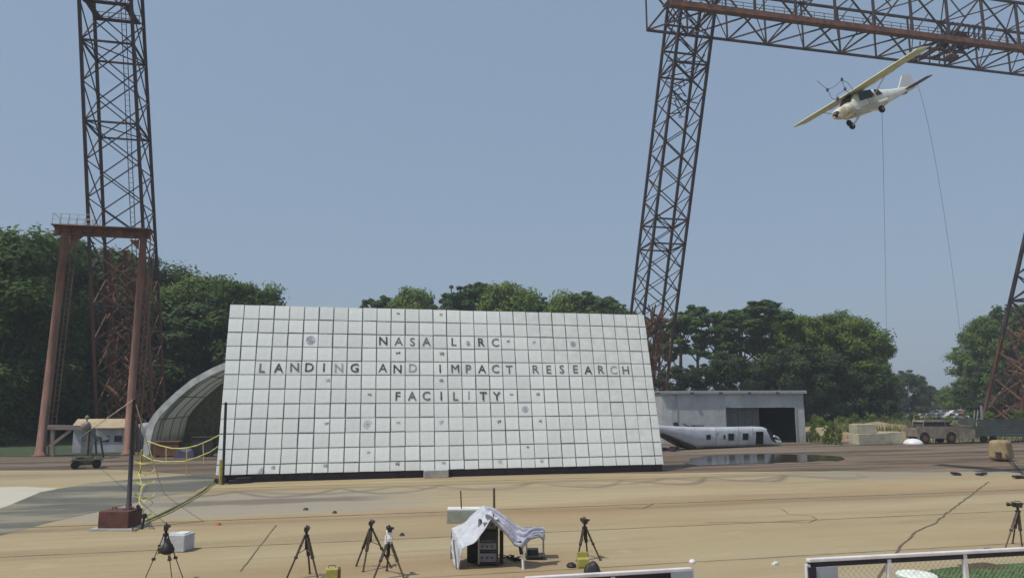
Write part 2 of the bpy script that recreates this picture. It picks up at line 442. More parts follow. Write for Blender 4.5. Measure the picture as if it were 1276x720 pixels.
# ------------------------------------------------------------------ gantry towers and overhead truss
M_brown = mat('brown_rust_scale', (0.30, 0.17, 0.10), .9, col2=(.15, .08, .045), scale=.8)
def lattice_tower(label, base, top, side, n_bays, group, horiz, wdt=0.34, tap=1.0, rust=.33):  # rust: height fraction where rust colour gives way to the backlit dark
    """square lattice leg whose faces follow the gantry axes, leaning from base to top"""
    base = Vector(base); top = Vector(top)
    t = thing('gantry_tower', label, 'gantry tower', base, group)
    ax = (top - base)
    def corner(i, j, s):
        h = side / 2 * (1 + (tap - 1) * s)
        return base + ax * s + LDIR * (i * h) + CDIR * (j * h)
    cs = [(-1, -1), (1, -1), (1, 1), (-1, 1)]
    for i, j in cs:
        bar('chord', corner(i, j, 0), corner(i, j, rust), wdt * 1.25, M_rust, t)
        bar('chord', corner(i, j, rust), corner(i, j, 1), wdt * 1.2, M_steel, t)
        f = MB(); c = corner(i, j, 0); f.box(c + Vector((0, 0, .2)), (1.7, 1.7, .5), ROTL).box(c + Vector((0, 0, .7)), (.9, .9, .6), ROTL)
        f.build('footing', M_conc, t)
    for b in range(n_bays):
        s0, s1 = b / n_bays, (b + 1) / n_bays
        for q in range(4):
            (i0, j0), (i1, j1) = cs[q], cs[(q + 1) % 4]
            mm = M_steel if s0 > rust - .02 else M_rust
            bar('diagonal_brace', corner(i0, j0, s0), corner(i1, j1, s1), wdt * .42, mm, t)
            bar('diagonal_brace', corner(i1, j1, s0), corner(i0, j0, s1), wdt * .42, mm, t)
            if b in horiz:
                bar('strut', corner(i0, j0, s0), corner(i1, j1, s0), wdt * .75, M_steel, t)
        if b in horiz:
            bar('strut', corner(-1, -1, s0), corner(1, 1, s0), wdt * .4, M_steel, t)
    return t

def lean_base(bx, by, tx, ty):
    B = gp(bx, by); return B, hit(tx, ty, B, LDIR)
GT = 'lattice towers of the gantry'
B1, T1 = lean_base(166, 545, 139.5, 0)
T1 = B1 + (T1 - B1) * 1.22
lt = lattice_tower('tall rusty lattice tower rising behind the small portal frame at the left', B1, T1, 7.0, 15, GT, (4, 9, 11, 13, 14), 0.28, .74)
# cluttered lower third: cable runs, ladder and a stair of platforms inside the left tower
def tower_clutter(t, base, top, side, s0, s1, seed, n):
    rr = random.Random(seed)
    for k in range(n):
        a = s0 + (s1 - s0) * rr.random(); b = a + rr.uniform(.02, .07)
        h = side / 2 * .9
        p = base + (top - base) * a + LDIR * rr.uniform(-h, h) + CDIR * rr.uniform(-h, h)
        q = base + (top - base) * b + LDIR * rr.uniform(-h, h) + CDIR * rr.uniform(-h, h)
        bar('inner_brace', p, q, rr.uniform(.10, .24), M_rust if rr.random() < .5 else M_brown, t)
tower_clutter(lt, B1, T1, 6.9, 0.01, 0.33, 4, 125)
for o_ in (-1.6, 0.4):
    bar('cable_duct', B1 + LDIR * o_ + CDIR * -1, B1 + (T1 - B1) * .38 + LDIR * o_ + CDIR * -1, .34, M_rust, lt)
# ladder up the middle of the left tower
lad = MB(); aL = T1 - B1
for e in (-.25, .25): lad.tube([B1 + LDIR * (1.2 + e), T1 + LDIR * (1.2 + e)], .05, 4)
for k in range(110): lad.tube([B1 + aL * (k / 110) + LDIR * .95, B1 + aL * (k / 110) + LDIR * 1.45], .03, 3)
lad.build('ladder', M_steel, lt)
# a ring walkway near the top of the left tower
ring = MB(); c = B1 + (T1 - B1) * .80
for sgn in (-1, 1):
    ring.box(c + CDIR * sgn * 2.1, (4.9, .7, .12), ROTL); ring.box(c + LDIR * sgn * 2.1, (.7, 3.5, .12), ROTL)
    ring.box(c + CDIR * sgn * 2.4 + Vector((0, 0, 1.1)), (4.9, .06, .06), ROTL); ring.box(c + CDIR * sgn * 2.4 + Vector((0, 0, .55)), (4.9, .05, .05), ROTL)
    for i in range(5): ring.box(c + CDIR * sgn * 2.4 + LDIR * (i - 2) * 1.15 + Vector((0, 0, .55)), (.06, .06, 1.1), ROTL)
ring.build('walkway', M_steel, lt)

B2 = gp(796, 533); T2 = hit(857, 44, B2, LDIR)
s2 = 5.9
T2x = B2 + (T2 - B2) * 1.10
mt = lattice_tower('tall dark lattice tower beside the right end of the white board', B2, T2x, s2, 18, GT, (8, 9, 15, 16, 17), 0.33, .96, .22)
tower_clutter(mt, B2, T2, s2, 0.03, 0.30, 8, 80)
for k_ in range(22):
    rr = random.Random(k_); a_ = B2.lerp(T2, rr.uniform(.80, .95)); bar('inner_brace', a_ + LDIR * rr.uniform(-2.6, 2.6) + CDIR * rr.uniform(-2.6, 2.6), a_ + Vector((0, 0, rr.uniform(-2, 2))) + LDIR * rr.uniform(-2.6, 2.6) + CDIR * rr.uniform(-2.6, 2.6), .13, M_steel, mt)
for o_ in (-.6, .9):
    bar('cable_duct', B2 + LDIR * o_, B2 + (T2 - B2) * .30 + LDIR * o_, .3, M_rust, mt)
B3 = gp(1266, 531); T3 = B3 + (T2 - B2)
rt = lattice_tower('rusty lattice tower at the right edge among dark trees', B3, T3, 7.5, 14, GT, (2, 5, 8, 11), 0.42, 1.0, .26)
tower_clutter(rt, B3, T3, 7.5, 0.0, 0.30, 12, 120)
for (a, b) in (((1250, 400), (1282, 470)), ((1232, 508), (1276, 452)), ((1258, 380), (1290, 420))):
    p = hit(*a, B3, LDIR * 0 + CDIR); q = hit(*b, B3, CDIR)
    bar('inner_brace', p, q, .35, M_rustpink, rt)

# overhead truss running along the tops
bay = 7.0
NB = 17
O = T2 + LDIR * -7.0
ht = 8.2; wd = 8.2
tr = thing('overhead_truss', 'long rusty box truss crossing the upper right of the sky', 'truss', O)
def tp(i, side, lev): return O + LDIR * (i * bay) - CDIR * (wd * side) + Vector((0, 0, ht * lev))
for side in (0, 1):
    for i in range(NB):
        bar('top_chord', tp(i, side, 1), tp(i + 1, side, 1), .36, M_steel, tr)
        if side == 0: bar('bottom_chord', tp(i, side, 0), tp(i + 1, side, 0), .34, M_steel, tr)
        bar('diagonal_brace', tp(i, side, 0 if i % 2 else 1), tp(i + 1, side, 1 if i % 2 else 0), .22, M_steel, tr)
        if side: bar('diagonal_brace', tp(i, side, 1 if i % 2 else 0), tp(i + .5, side, .5), .14, M_steel, tr)
    for i in range(NB + 1):
        bar('post', tp(i, side, 0), tp(i, side, 1), .34 if side else .24, M_steel, tr)
for i in range(NB):
    bar('lower_lateral', tp(i, 0, 0), tp(i + 1, 1, 0), .20, M_steel, tr)
    bar('lower_lateral', tp(i, 1, 0), tp(i + 1, 0, 0), .12, M_steel, tr)
    bar('upper_lateral', tp(i, i % 2, 1), tp(i + 1, 1 - i % 2, 1), .16, M_steel, tr)
for i in range(NB + 1):
    bar('cross_beam', tp(i, 0, 0), tp(i, 1, 0), .22, M_steel, tr)
    bar('cross_beam', tp(i, 0, 1), tp(i, 1, 1), .18, M_steel, tr)
# runway girder and its walkway on the near side
rw = MB()
rw.box(O + LDIR * (NB * bay / 2) - CDIR * (wd + .1) + Vector((0, 0, .1)), (NB * bay, .4, .75), ROTL)
rw.box(O + LDIR * (NB * bay / 2) - CDIR * (wd - .1) + Vector((0, 0, -.36)), (NB * bay, .9, .14), ROTL)
rw.build('runway_girder', M_rustpink if False else M_rust, tr)
wk = MB()
wk.box(O + LDIR * (NB * bay / 2) - CDIR * (wd - 1.5) + Vector((0, 0, .75)), (NB * bay, 2.0, .1), ROTL)
for k in range(int(NB * bay / 1.75)):
    wk.box(O + LDIR * (k * 1.75 + .1) - CDIR * (wd - .5) + Vector((0, 0, 1.35)), (.07, .07, 1.15), ROTL)
for z in (1.35, 1.9):
    wk.box(O + LDIR * (NB * bay / 2) - CDIR * (wd - .5) + Vector((0, 0, z)), (NB * bay, .07, .07), ROTL)
wk.build('walkway', mat('yellowed_grating', (0.20, 0.15, 0.08), .9, var=.5), tr)
# trolley hanging in the truss above the aircraft
tq = hit(1203, 52, O - CDIR * wd, CDIR)
tl = thing('bridge_trolley', 'rusty hoist trolley and platforms inside the truss above the aircraft', 'trolley', tq)
TU = (tq - O).dot(LDIR)
for u in (-3.2, -1.1, 1.1, 3.2):
    bar('deck_beam', tq + LDIR * u + CDIR * .3 + Vector((0, 0, .9)), tq + LDIR * u + CDIR * 7.8 + Vector((0, 0, .9)), .42, M_steel, tl)
for w_ in (1.0, 4.0, 7.0):
    bar('end_carriage', tq + LDIR * -4 + CDIR * w_ + Vector((0, 0, .45)), tq + LDIR * 4 + CDIR * w_ + Vector((0, 0, .45)), .34, M_rust, tl)
for u in (-3, -1, 1, 3):
    for w_ in (.5, 6.5): bar('hanger', tq + LDIR * u + CDIR * w_ + Vector((0, 0, -1.0)), tq + LDIR * (u + .5) + CDIR * w_ + Vector((0, 0, 3.0)), .16, M_steel, tl)
for k in range(8): bar('stair_stringer', tq + LDIR * (-4.5 + k * 1.0) + CDIR * .4 + Vector((0, 0, .1)), tq + LDIR * (-1.7 + k * 1.0) + CDIR * .4 + Vector((0, 0, 3.4)), .17, M_steel, tl)
MB().box(tq + CDIR * 1.5 + Vector((0, 0, 1.6)), (2.6, 1.6, 1.1), ROTL).build('motor_housing', M_steel, tl)
MB().box(tq + CDIR * 4.0 + LDIR * 1.2 + Vector((0, 0, -.7)), (1.6, 1.2, .5), ROTL).build('hook_block', M_rust, tl)
dr = MB()
for u in (-1.5, 1.5): dr.lathe(tq + LDIR * u + CDIR * 3 + Vector((0, 0, .9)), [(.8, -.6), (.8, -.5), (.45, -.5), (.45, .5), (.8, .5), (.8, .6)], 12, 'X')
dr.build('winch_drum', M_darkgrey, tl)

# ------------------------------------------------------------------ the lettered board
BU = Vector((0.9739, 0.2268, 0.0))
BV = Vector((-0.0497, 0.2135, 0.9757)).normalized() * 0.9826
BO = CAMP + Vector((-19.42, 49.19, 6.45))
BN = BU.cross(BV).normalized()                      # towards the camera
def bp_(c, r, n=0.0): return BO + BU * c - BV * r + BN * n
bd = thing('test_backboard', 'huge white gridded board with black letters leaning back at the rear of the pad', 'lettered board', bp_(15, 11.9), None)
def lft(r): return 0.06 + 0.09 * r / 11.6
def rgt(r): return 30.52 + 0.10 * r / 11.6
ROWS = 11.62
back = MB()
back.prism([bp_(lft(0), 0, -.05), bp_(rgt(0), 0, -.05), bp_(rgt(ROWS), ROWS, -.05), bp_(lft(ROWS), ROWS, -.05)], -BN * .12)
back.build('backing', M_seam, bd)
pm_cache = {}
pr = random.Random(21)
stuff = MB()
NP = 0
def panel_mesh(w, h, var):
    key = (round(w, 2), round(h, 2), var)
    if key in pm_cache: return pm_cache[key]
    rr = random.Random(hash(key) % 9999 + var)
    n = 4; vs = []; fs = []
    for j in range(n + 1):
        for i in range(n + 1):
            e = i in (0, n) or j in (0, n)
            vs.append((i / n * w, -j / n * h, 0.0 if e else rr.uniform(.0, .010)))
    for j in range(n):
        for i in range(n):
            a = j * (n + 1) + i; fs.append((a, a + n + 1, a + n + 2, a + 1))
    b0 = len(vs); 
    rim = [i for i in range(n + 1)] + [j * (n + 1) + n for j in range(1, n + 1)] + [n * (n + 1) + i for i in range(n - 1, -1, -1)] + [j * (n + 1) for j in range(n - 1, 0, -1)]
    m_ = len(rim)
    for k in rim: vs.append(vs[k])
    for k in rim: vs.append((vs[k][0], vs[k][1], -.05))
    for k in range(m_): fs.append((b0 + k, b0 + (k + 1) % m_, b0 + m_ + (k + 1) % m_, b0 + m_ + k))
    me = bpy.data.meshes.new('panel'); me.from_pydata(vs, [], fs); me.materials.append(M_panel); me.polygons.foreach_set('use_smooth', [True] * (n * n) + [False] * m_); me.update()
    pm_cache[key] = me
    return me
BM = Matrix((BU, BV / .9826, BN)).transposed()
cells = []
for r in range(12):
    for c in range(31):
        cells.append((r, c))
order = sorted(cells, key=lambda rc: (rc[1] * .227 + (11 - rc[0]) * .2))      # nearest first
partset = set(order[:300])
for (r, c) in cells:
    gapw = .027 + .016 * pr.random()
    c0, c1 = c, c + 1; r0, r1 = r, min(r + 1, ROWS)
    if c == 0: c0 = lft(r + .5) - gapw
    if c == 30: c1 = rgt(r + .5) + gapw
    jx, jy = pr.uniform(-.012, .012), pr.uniform(-.012, .012)
    w = (c1 - c0) - 2 * gapw; h = ((r1 - r0) - 2 * gapw * .9) * .9826
    if r == 0: r0 -= gapw; h += gapw * .9
    if r == 11: h += gapw
    me = panel_mesh(w - (w % .01), h - (h % .01), pr.randrange(4))
    loc = bp_(c0 + gapw + jx, r0 + gapw + jy, pr.uniform(-.006, .012))
    if (r, c) in partset:
        o = bpy.data.objects.new('panel', me); link(o, bd)
        o.location = loc - WLOC[bd.name]; o.rotation_euler = (BM @ Matrix.Rotation(pr.uniform(-.010, .010), 3, 'Z') @ Matrix.Rotation(pr.uniform(-.012, .012), 3, 'X') @ Matrix.Rotation(pr.uniform(-.012, .012), 3, 'Y')).to_euler()
    else:
        stuff.add([loc + BM @ Vector(v.co) for v in me.vertices], [tuple(p.vertices) for p in me.polygons])
o = stuff.build('panel_field', M_panel, bd, smooth=False); o['kind'] = 'stuff'

def ink(n, v): return mat(n, (v, v, v * 1.08), 0.8, col2=(v + .16,) * 3, scale=2.2, thr=(0.28, 0.55))
INK = {'d': ink('black_letter_paint', .045), 'm': ink('worn_letter_paint', .13), 'f': ink('faded_letter_paint', .33)}
def text_mesh(ch):
    cu = bpy.data.curves.new('letter', 'FONT'); cu.body = ch; cu.size = 1.0; cu.extrude = 0.008; cu.offset = 0.0 if ch in 'MW' else 0.012; cu.resolution_u = 3
    t = bpy.data.objects.new('tmp', cu); COL.objects.link(t)
    dg = bpy.context.evaluated_depsgraph_get(); me = bpy.data.meshes.new_from_object(t.evaluated_get(dg))
    bpy.data.objects.remove(t)
    return me
TM = {}
def letter(ch, c, r, shade, size=.60, dy=0.0, label=None):
    key = (ch, shade)
    if key not in TM:
        me = text_mesh(ch).copy(); me.materials.clear(); me.materials.append(INK[shade])
        xs = [v.co.x for v in me.vertices]; ys = [v.co.y for v in me.vertices]
        cx, cy = (min(xs) + max(xs)) / 2, (min(ys) + max(ys)) / 2; hh = max(ys) - min(ys)
        cap = 0.70 if ch.isupper() else .70
        for v in me.vertices: v.co.x = (v.co.x - cx) / cap; v.co.y = (v.co.y - cy) / cap
        TM[key] = me
    o = bpy.data.objects.new('letter', TM[key]); link(o, bd)
    jx, jy = pr.uniform(-.05, .05), pr.uniform(-.04, .04)
    o.location = bp_(c + .5 + jx, r + .5 + jy + dy, .024) - WLOC[bd.name]
    o.rotation_euler = (BM @ Matrix.Rotation(pr.uniform(-.03, .03), 3, 'Z')).to_euler(); o.scale = (size, size, 1)
    if label: o['label'] = label
def line(txt, shades, c0, r):
    for k, (ch, s) in enumerate(zip(txt, shades)):
        if ch == ' ': continue
        letter(ch, c0 + k, r, s, label='faded letter ' + ch if s == 'f' else None)
line('NASA L', 'dmmm d', 10, 2)
letter('a', 16, 2, 'f', .48, .08, 'small faded letter a')
line('RC', 'dm', 17, 2)
line('LANDING AND IMPACT RESEARCH', 'mdmddfd ddf ddmdmm mmmmdmfm', 2, 4)
line('FACILITY', 'dmmdmfdd', 11, 6)
# round photo targets: ring, core and cross
m_tg = mat('grey_target_paint', (0.30, 0.30, 0.36), .8, col2=(0.5, 0.5, 0.56), scale=3)
for c, r, s in ((5, 2, 1.0), (24, 2, .75), (9, 8, 1.0), (20, 7, .8)):
    g = MB(); ctr = bp_(c + .5, r + .5, .026)
    for ra, rb, zz in ((.17 * s, .0, .004), (.30 * s, .23 * s, 0)):
        n = 20; vs = []
        for j in range(n):
            t = 2 * math.pi * j / n; d = BU * math.cos(t) + (BV / .9826) * math.sin(t)
            vs += [ctr + d * ra + BN * zz, ctr + d * max(rb, .001) + BN * zz]
        g.add(vs, [(2 * j, 2 * ((j + 1) % n), 2 * ((j + 1) % n) + 1, 2 * j + 1) for j in range(n)])
    g.build('round_target', m_tg, bd)
# small peeling scraps and marks
for c, r, s in ((11, 0, .25), (14, 0, .25), (11, 3, .35), (14, 3, .35), (6, 5, .3), (14, 5, .3), (9, 6, .28), (19, 6, .28), (21, 6, .28), (6, 8, .3), (11, 8, .3), (14, 8, .3), (18, 8, .3),
                (21, 8, .25), (9, 10, .22), (20, 9.8, .22), (6, 11 - .2, .3), (11, 11 - .2, .3), (14, 11 - .2, .3), (18, 11 - .2, .3), (21, 11 - .2, .25), (19, 2, .25), (21, 2, .25), (3, 11 - .15, .25)):
    g = MB(); x = c + pr.uniform(.45, .6) + (.25 if c in (6,) else 0); y = r + .38
    a = s / 2; ns = .026
    for (x0, y0, x1, y1) in ((-a, -a * .5, a, -a * .25), (a * .2, -a * .4, a * .9, a * .5), (-a * .8, a * .1, -a * .1, a * .55), (-a * .3, -a * .1, a * .3, a * .15)):
        sk = pr.uniform(-.08, .08)
        g.add([bp_(x + x0, y + y0, ns), bp_(x + x1, y + y0 + sk, ns), bp_(x + x1, y + y1 + sk, ns), bp_(x + x0, y + y1, ns)], [(0, 3, 2, 1)])
    g.build('peeling_mark', INK['m'] if pr.random() < .4 else INK['f'], bd)
# rear frame: props, shadow-gap strip, feet
fr = MB()
for k in range(9):
    c = .6 + k * 3.66
    a = bp_(c, 1.0, -.2); b = bp_(c, 11.6, -.2); foot = Vector((a.x, a.y, 0)) - Vector((BN.x, BN.y, 0)).normalized() * 4.5; foot.z = 0
    fr.tube([bp_(c, 0.1, -.28), bp_(c, 12.0, -.28)], .11, 4)
    fr.tube([a, foot], .10, 4); fr.tube([bp_(c, 6, -.2), foot], .08, 4); fr.tube([Vector((b.x, b.y, .15)), foot + Vector((0, 0, .15))], .10, 4)
fr.build('rear_frame', M_frame, bd)
sb = MB()  # dark solid strip imitating the shadow gap below the panels
p0, p1 = bp_(lft(12) + .2, 11.60, -.2), bp_(rgt(12) - .05, 11.60, -.2)
sb.prism([Vector((p0.x, p0.y, 0.0)), Vector((p1.x, p1.y, 0.0)), p1, p0], -Vector((BN.x, BN.y, 0)).normalized() * .3)
sb.build('sill_shade', M_frame, bd)
gb = MB(); q = bp_(14.05, 11.9, .12); q.z = 0; gb.box(q + Vector((0, 0, .25)), (1.65, .35, .50), ROTL)
tag(gb.build('sill_block', M_conc, None, origin=q, bevel=.03), 'grey concrete block set under the bottom edge of the white board', 'block')
gb = MB(); q = bp_(.9, 11.9, .35); q.z = 0
for k, (dx, dy, sx, sz) in enumerate(((-.5, .2, .7, .3), (.35, 0, .5, .22), (.9, .3, .9, .35))): gb.box(q + Vector((dx, dy, sz / 2)), (sx, .4, sz), ROTL + k * .2)
tag(gb.build('timber_scraps', M_frame, None, origin=q), 'dark scraps of timber heaped at the left foot of the board', 'scrap pile')

# pole standing before the left end of the board
q = gp(277.5, 603.5)
pp = thing('board_post', 'slim dark post with a yellow foot before the left end of the board', 'post', q)
tp_ = hit(281.5, 501, q, Vector((0, 1, 0)))
MB().tube([q, tp_], .085, 6).build('post', M_frame, pp)
MB().tube([q + Vector((-.12, 0, 0)), q + (tp_ - q) * .30 + Vector((-.12, 0, 0))], .14, 8).build('yellow_sleeve', mat('weathered_yellow', (.45, .38, .10), .8, var=.5), pp)

# ------------------------------------------------------------------ rusty portal frame at the left
PB = gp(50, 568)
pf = thing('portal_frame', 'rusty steel portal frame with a railed platform on its crossbeam at the left', 'steel frame', PB)
PT = hit(82, 290, PB, CDIR)
PR = gp(158, 566); PRt = hit(179, 296, PR, CDIR)
PR = gp(158, 566)
hgt = PT.z
def post(b, top, r, name='post'):
    m = MB().tube([b, b.lerp(top, .5), top], [r * 1.12, r, r * .95], 12)
    m.lathe(b, [(r * 2, 0), (r * 2, .08), (r * 1.3, .1), (r * 1.15, .5)], 12)
    return m.build(name, M_rustpink, pf, smooth=True)
post(PB, PT, .39)
post(PR, PRt, .35)
P2 = PB + CDIR * 1.2 + LDIR * .9; P2t = PT + CDIR * 1.2 + LDIR * .5
q = MB()
for a, b in ((PB, PT), (PR, PRt)):
    for e in (.62, 1.02): q.tube([a + LDIR * e + CDIR * .1, b + LDIR * e + CDIR * .1], .05, 4)
    for k in range(44):
        c = a.lerp(b, (k + .5) / 44) + CDIR * .1; q.tube([c + LDIR * .62, c + LDIR * 1.02], .032, 3)
q.build('ladder', M_rustpink, pf)
bl = hit(68, 287, PB, CDIR); br = hit(188, 294, PB, CDIR); zc = PT.z + .15
bl.z = zc; br.z = zc
b = MB()
for e, zz in ((.38, .42), (.38, -.42)): b.box((bl + br) / 2 + Vector((0, 0, zz * .8)), ((br - bl).length, .75, .08), ROTL)
b.box((bl + br) / 2, ((br - bl).length, .12, .66), ROTL)
for k in range(9): b.box(bl.lerp(br, (k + .5) / 9), (.05, .6, .62), ROTL)
b.build('crossbeam', M_rust, pf)
b = MB(); b.box((bl + br) / 2 + CDIR * .2 + Vector((0, 0, .48)), ((br - bl).length + .2, 2.0, .1), ROTL)
b.build('platform', M_rust, pf)
b = MB(); rl = bl + Vector((0, 0, .5)); rr_ = bl.lerp(br, .42) + Vector((0, 0, .5))
for side in (-.75, 1.1):
    for z in (.55, 1.1): b.tube([rl + CDIR * side + Vector((0, 0, z)), rr_ + CDIR * side + Vector((0, 0, z))], .028, 4)
    for k in range(6): p = rl.lerp(rr_, k / 5) + CDIR * side; b.tube([p, p + Vector((0, 0, 1.1))], .028, 4)
b.tube([rl + CDIR * -.75 + Vector((0, 0, 1.1)), rl + CDIR * 1.1 + Vector((0, 0, 1.1))], .028, 4)
b.build('railing', M_galv, pf)
b = MB()
b.prism([PT + LDIR * .4 + Vector((0, 0, -.3)), PT + LDIR * 1.6 + Vector((0, 0, -.25)), PT + LDIR * .4 + Vector((0, 0, -1.6))], CDIR * .1)
b.build('gusset', M_rust, pf); b = MB()
b.prism([PRt - LDIR * .4 + Vector((0, 0, -.3)), PRt - LDIR * .4 + Vector((0, 0, -1.3)), PRt - LDIR * 1.3 + Vector((0, 0, -.3))], CDIR * .1)
b.build('gusset', M_rust, pf)

# ------------------------------------------------------------------ arched shelter behind the board
QB = gp(178, 567)
sh = thing('arched_shelter', 'arched pale fabric shelter open to the front behind the left end of the board', 'shelter', QB)
prof = []
for px, py in ((178, 567), (181, 545), (185.5, 527), (192, 516), (204, 503), (220, 488), (238, 473.5), (255, 463.5), (268, 457), (280, 452), (296, 447), (312, 444)):
    P_ = hit(px, py, QB, CDIR) - QB; prof.append((P_.dot(LDIR), max(0, P_.z)))
HX = hit(330, 443, QB, CDIR); HX = (HX - QB).dot(LDIR)
prof = prof + [(HX, prof[-1][1] + .1)] + [(2 * HX - x, z) for x, z in reversed(prof)]
DEPTH = 18
def sp(x, z, d): return QB + LDIR * x + CDIR * d + Vector((0, 0, z))
m_fab = mat('grey_shelter_fabric', (0.50, 0.51, 0.47), .8, col2=(.42, .43, .39), scale=.6)
fn_, fl_ = m_fab.node_tree.nodes, m_fab.node_tree.links
ft = fn_.new('ShaderNodeBsdfTranslucent'); ft.inputs[0].default_value = (.66, .68, .64, 1); fm = fn_.new('ShaderNodeMixShader'); fm.inputs[0].default_value = .42
fl_.new(fn_['Principled BSDF'].outputs[0], fm.inputs[1]); fl_.new(ft.outputs[0], fm.inputs[2]); fl_.new(fm.outputs[0], fn_['Material Output'].inputs[0])
m_fabw = mat('pale_shelter_edge', (0.80, 0.82, 0.78), .7, col2=(.45, .47, .43), scale=1.2)
g = MB(); nn = len(prof)
vs = [sp(x, z, DEPTH * k / 8) for k in range(9) for x, z in prof]
g.add(vs, [(k * nn + i, k * nn + i + 1, (k + 1) * nn + i + 1, (k + 1) * nn + i) for k in range(8) for i in range(nn - 1)])
g.build('roof_shell', m_fab, sh, smooth=True, thick=.06)
g = MB()
inner = [(HX + (x - HX) * .945, z * .935) for x, z in prof]
for i in range(nn - 1):
    a, b2, c2, d2 = prof[i], prof[i + 1], inner[i + 1], inner[i]
    g.prism([sp(a[0], a[1], -.25), sp(b2[0], b2[1], -.25), sp(c2[0], c2[1], -.25), sp(d2[0], d2[1], -.25)], CDIR * .5)
g.build('front_rim', m_fabw, sh)
for k in range(1, 5):
    g = MB(); g.tube([sp(HX + (x - HX) * .96, z * .965, k * 4.2) for x, z in prof], .05, 5)
    g.build('rib', mat('grey_green_rib', (.22, .23, .19), .8), sh)
for z, x in ((3.3, .95), (5.5, 2.9), (7.5, 5.6)):
    MB().tube([sp(x, z, 0), sp(x, z, DEPTH)], .05, 4).build('purlin', mat('grey_green_rib', (.22, .23, .19), .8), sh)
g = MB(); g.add([sp(x, z, DEPTH - .3) for x, z in prof], [tuple(range(nn))]); g.build('rear_wall', mat('rear_fabric', (.34, .34, .27), .9, var=.4), sh)
for k, (px, py, w, h, d, mm, lab) in enumerate(((200, 571, 2.2, 1.2, 1.4, M_rust, 'rust red crate in the mouth of the arched shelter'),
                                          (222, 573, 1.9, 1.0, 1.2, mat('blue_tarp', (.07, .07, .13), .6, var=.4, scale=4), 'bluish tarped bundle in the mouth of the arched shelter'),
                                          (246, 571, 1.8, 1.6, 1.4, M_darkgrey, 'dark grey cabinet in the mouth of the arched shelter'))):
    q = gp(px, py) + CDIR * 2.5; c = MB()
    if k == 1: c.grid(lambda a, b: q + LDIR * ((a - .5) * w) + CDIR * (b * d) + Vector((0, 0, h * max(0, math.sin(math.pi * a)) ** .45 * (.75 + .25 * math.sin(b * 9 + a * 7)) * min(1, 8 * b) * min(1, 8 * (1 - b)))), 10, 8)
    else:
        c.box(q + Vector((0, 0, h / 2 + .12)), (w, d, h), ROTL)
        for s in (-.4, .4): c.box(q + LDIR * s * w + Vector((0, 0, .06)), (.15, d, .12), ROTL)
        c.box(q + Vector((0, 0, h + .15)), (w + .1, d + .1, .07), ROTL)
    tag(c.build('tarped_bundle' if k == 1 else ('storage_cabinet' if k == 2 else 'storage_crate'), mm, None, origin=q), lab, ('bundle' if k == 1 else 'cabinet' if k == 2 else 'crate'))

# ------------------------------------------------------------------ small things at the left
# white shed with a tan roof
SB = gp(121, 564); SB = SB + CDIR * 2
sd = thing('utility_shed', 'low white utility shed with a tan roof between the legs of the portal frame', 'shed', SB)
W_, D_, HH = 4.9, 3.0, 2.45
MB().box(SB + Vector((0, 0, HH / 2)), (W_, D_, HH), ROTL).build('wall', mat('shed_white', (.52, .52, .57), .7, col2=(.33, .34, .38), scale=.9), sd)
c = MB(); c.prism([SB + LDIR * (-W_ / 2 - .2) + CDIR * (-D_ / 2 - .3) + Vector((0, 0, HH - .1)), SB + LDIR * (W_ / 2 + .2) + CDIR * (-D_ / 2 - .3) + Vector((0, 0, HH - .1)), SB + LDIR * (W_ / 2 + .2) + CDIR * 0 + Vector((0, 0, HH + .75)), SB + LDIR * (-W_ / 2 - .2) + Vector((0, 0, HH + .75))], Vector((0, 0, .1)))
c.prism([SB + LDIR * (-W_ / 2 - .2) + CDIR * (D_ / 2 + .3) + Vector((0, 0, HH - .1)), SB + LDIR * (W_ / 2 + .2) + CDIR * (D_ / 2 + .3) + Vector((0, 0, HH - .1)), SB + LDIR * (W_ / 2 + .2) + Vector((0, 0, HH + .75)), SB + LDIR * (-W_ / 2 - .2) + Vector((0, 0, HH + .75))], Vector((0, 0, .1)))
c.build('roof', mat('tan_roof', (.50, .40, .26), .8, var=.3, scale=1), sd)
MB().box(SB - CDIR * (D_ / 2 + .03) + LDIR * -1.2 + Vector((0, 0, 1.0)), (.9, .06, 1.95), ROTL).build('door', M_galv, sd)
for u in (.5, 1.7): MB().box(SB - CDIR * (D_ / 2 + .03) + LDIR * u + Vector((0, 0, 1.35)), (.7, .06, .6), ROTL).build('window', M_glass, sd)
# second pale tank beside
q = gp(172, 563) + CDIR * 3
c = MB().lathe(q + Vector((0, 0, .1)), [(.9, 0), (1.0, .1), (1.0, 2.3), (.8, 2.6), (.3, 2.75)], 18); 
tt = thing('storage_tank', 'pale grey upright tank between the mast and the arched shelter', 'tank', q)
c.build('tank_body', mat('lilac_grey_paint', (.33, .33, .38), .6, var=.3), tt, smooth=True)
MB().box(q + Vector((0, 0, .05)), (2.4, 2.4, .1)).build('base_slab', M_conc, tt)
# steel trestle with long horizontal beam
TB = gp(66, 568)
ts = thing('steel_trestle', 'weathered trestle with a long level beam and one diagonal strut beside the portal frame', 'trestle', TB)
def lp(px, py, P=TB): return hit(px, py, P, CDIR)
bar('beam', lp(60, 532), lp(113, 533), .42, mat('weathered_timber', (.33, .27, .23), .85, var=.4), ts)
M_tim = MATS['weathered_timber']
bar('leg', lp(66, 568), lp(65.5, 535), .28, M_tim, ts)
bar('diagonal_strut', lp(62, 556), lp(88, 536), .26, M_tim, ts)
bar('leg', lp(110, 567), lp(110, 534), .22, M_tim, ts)
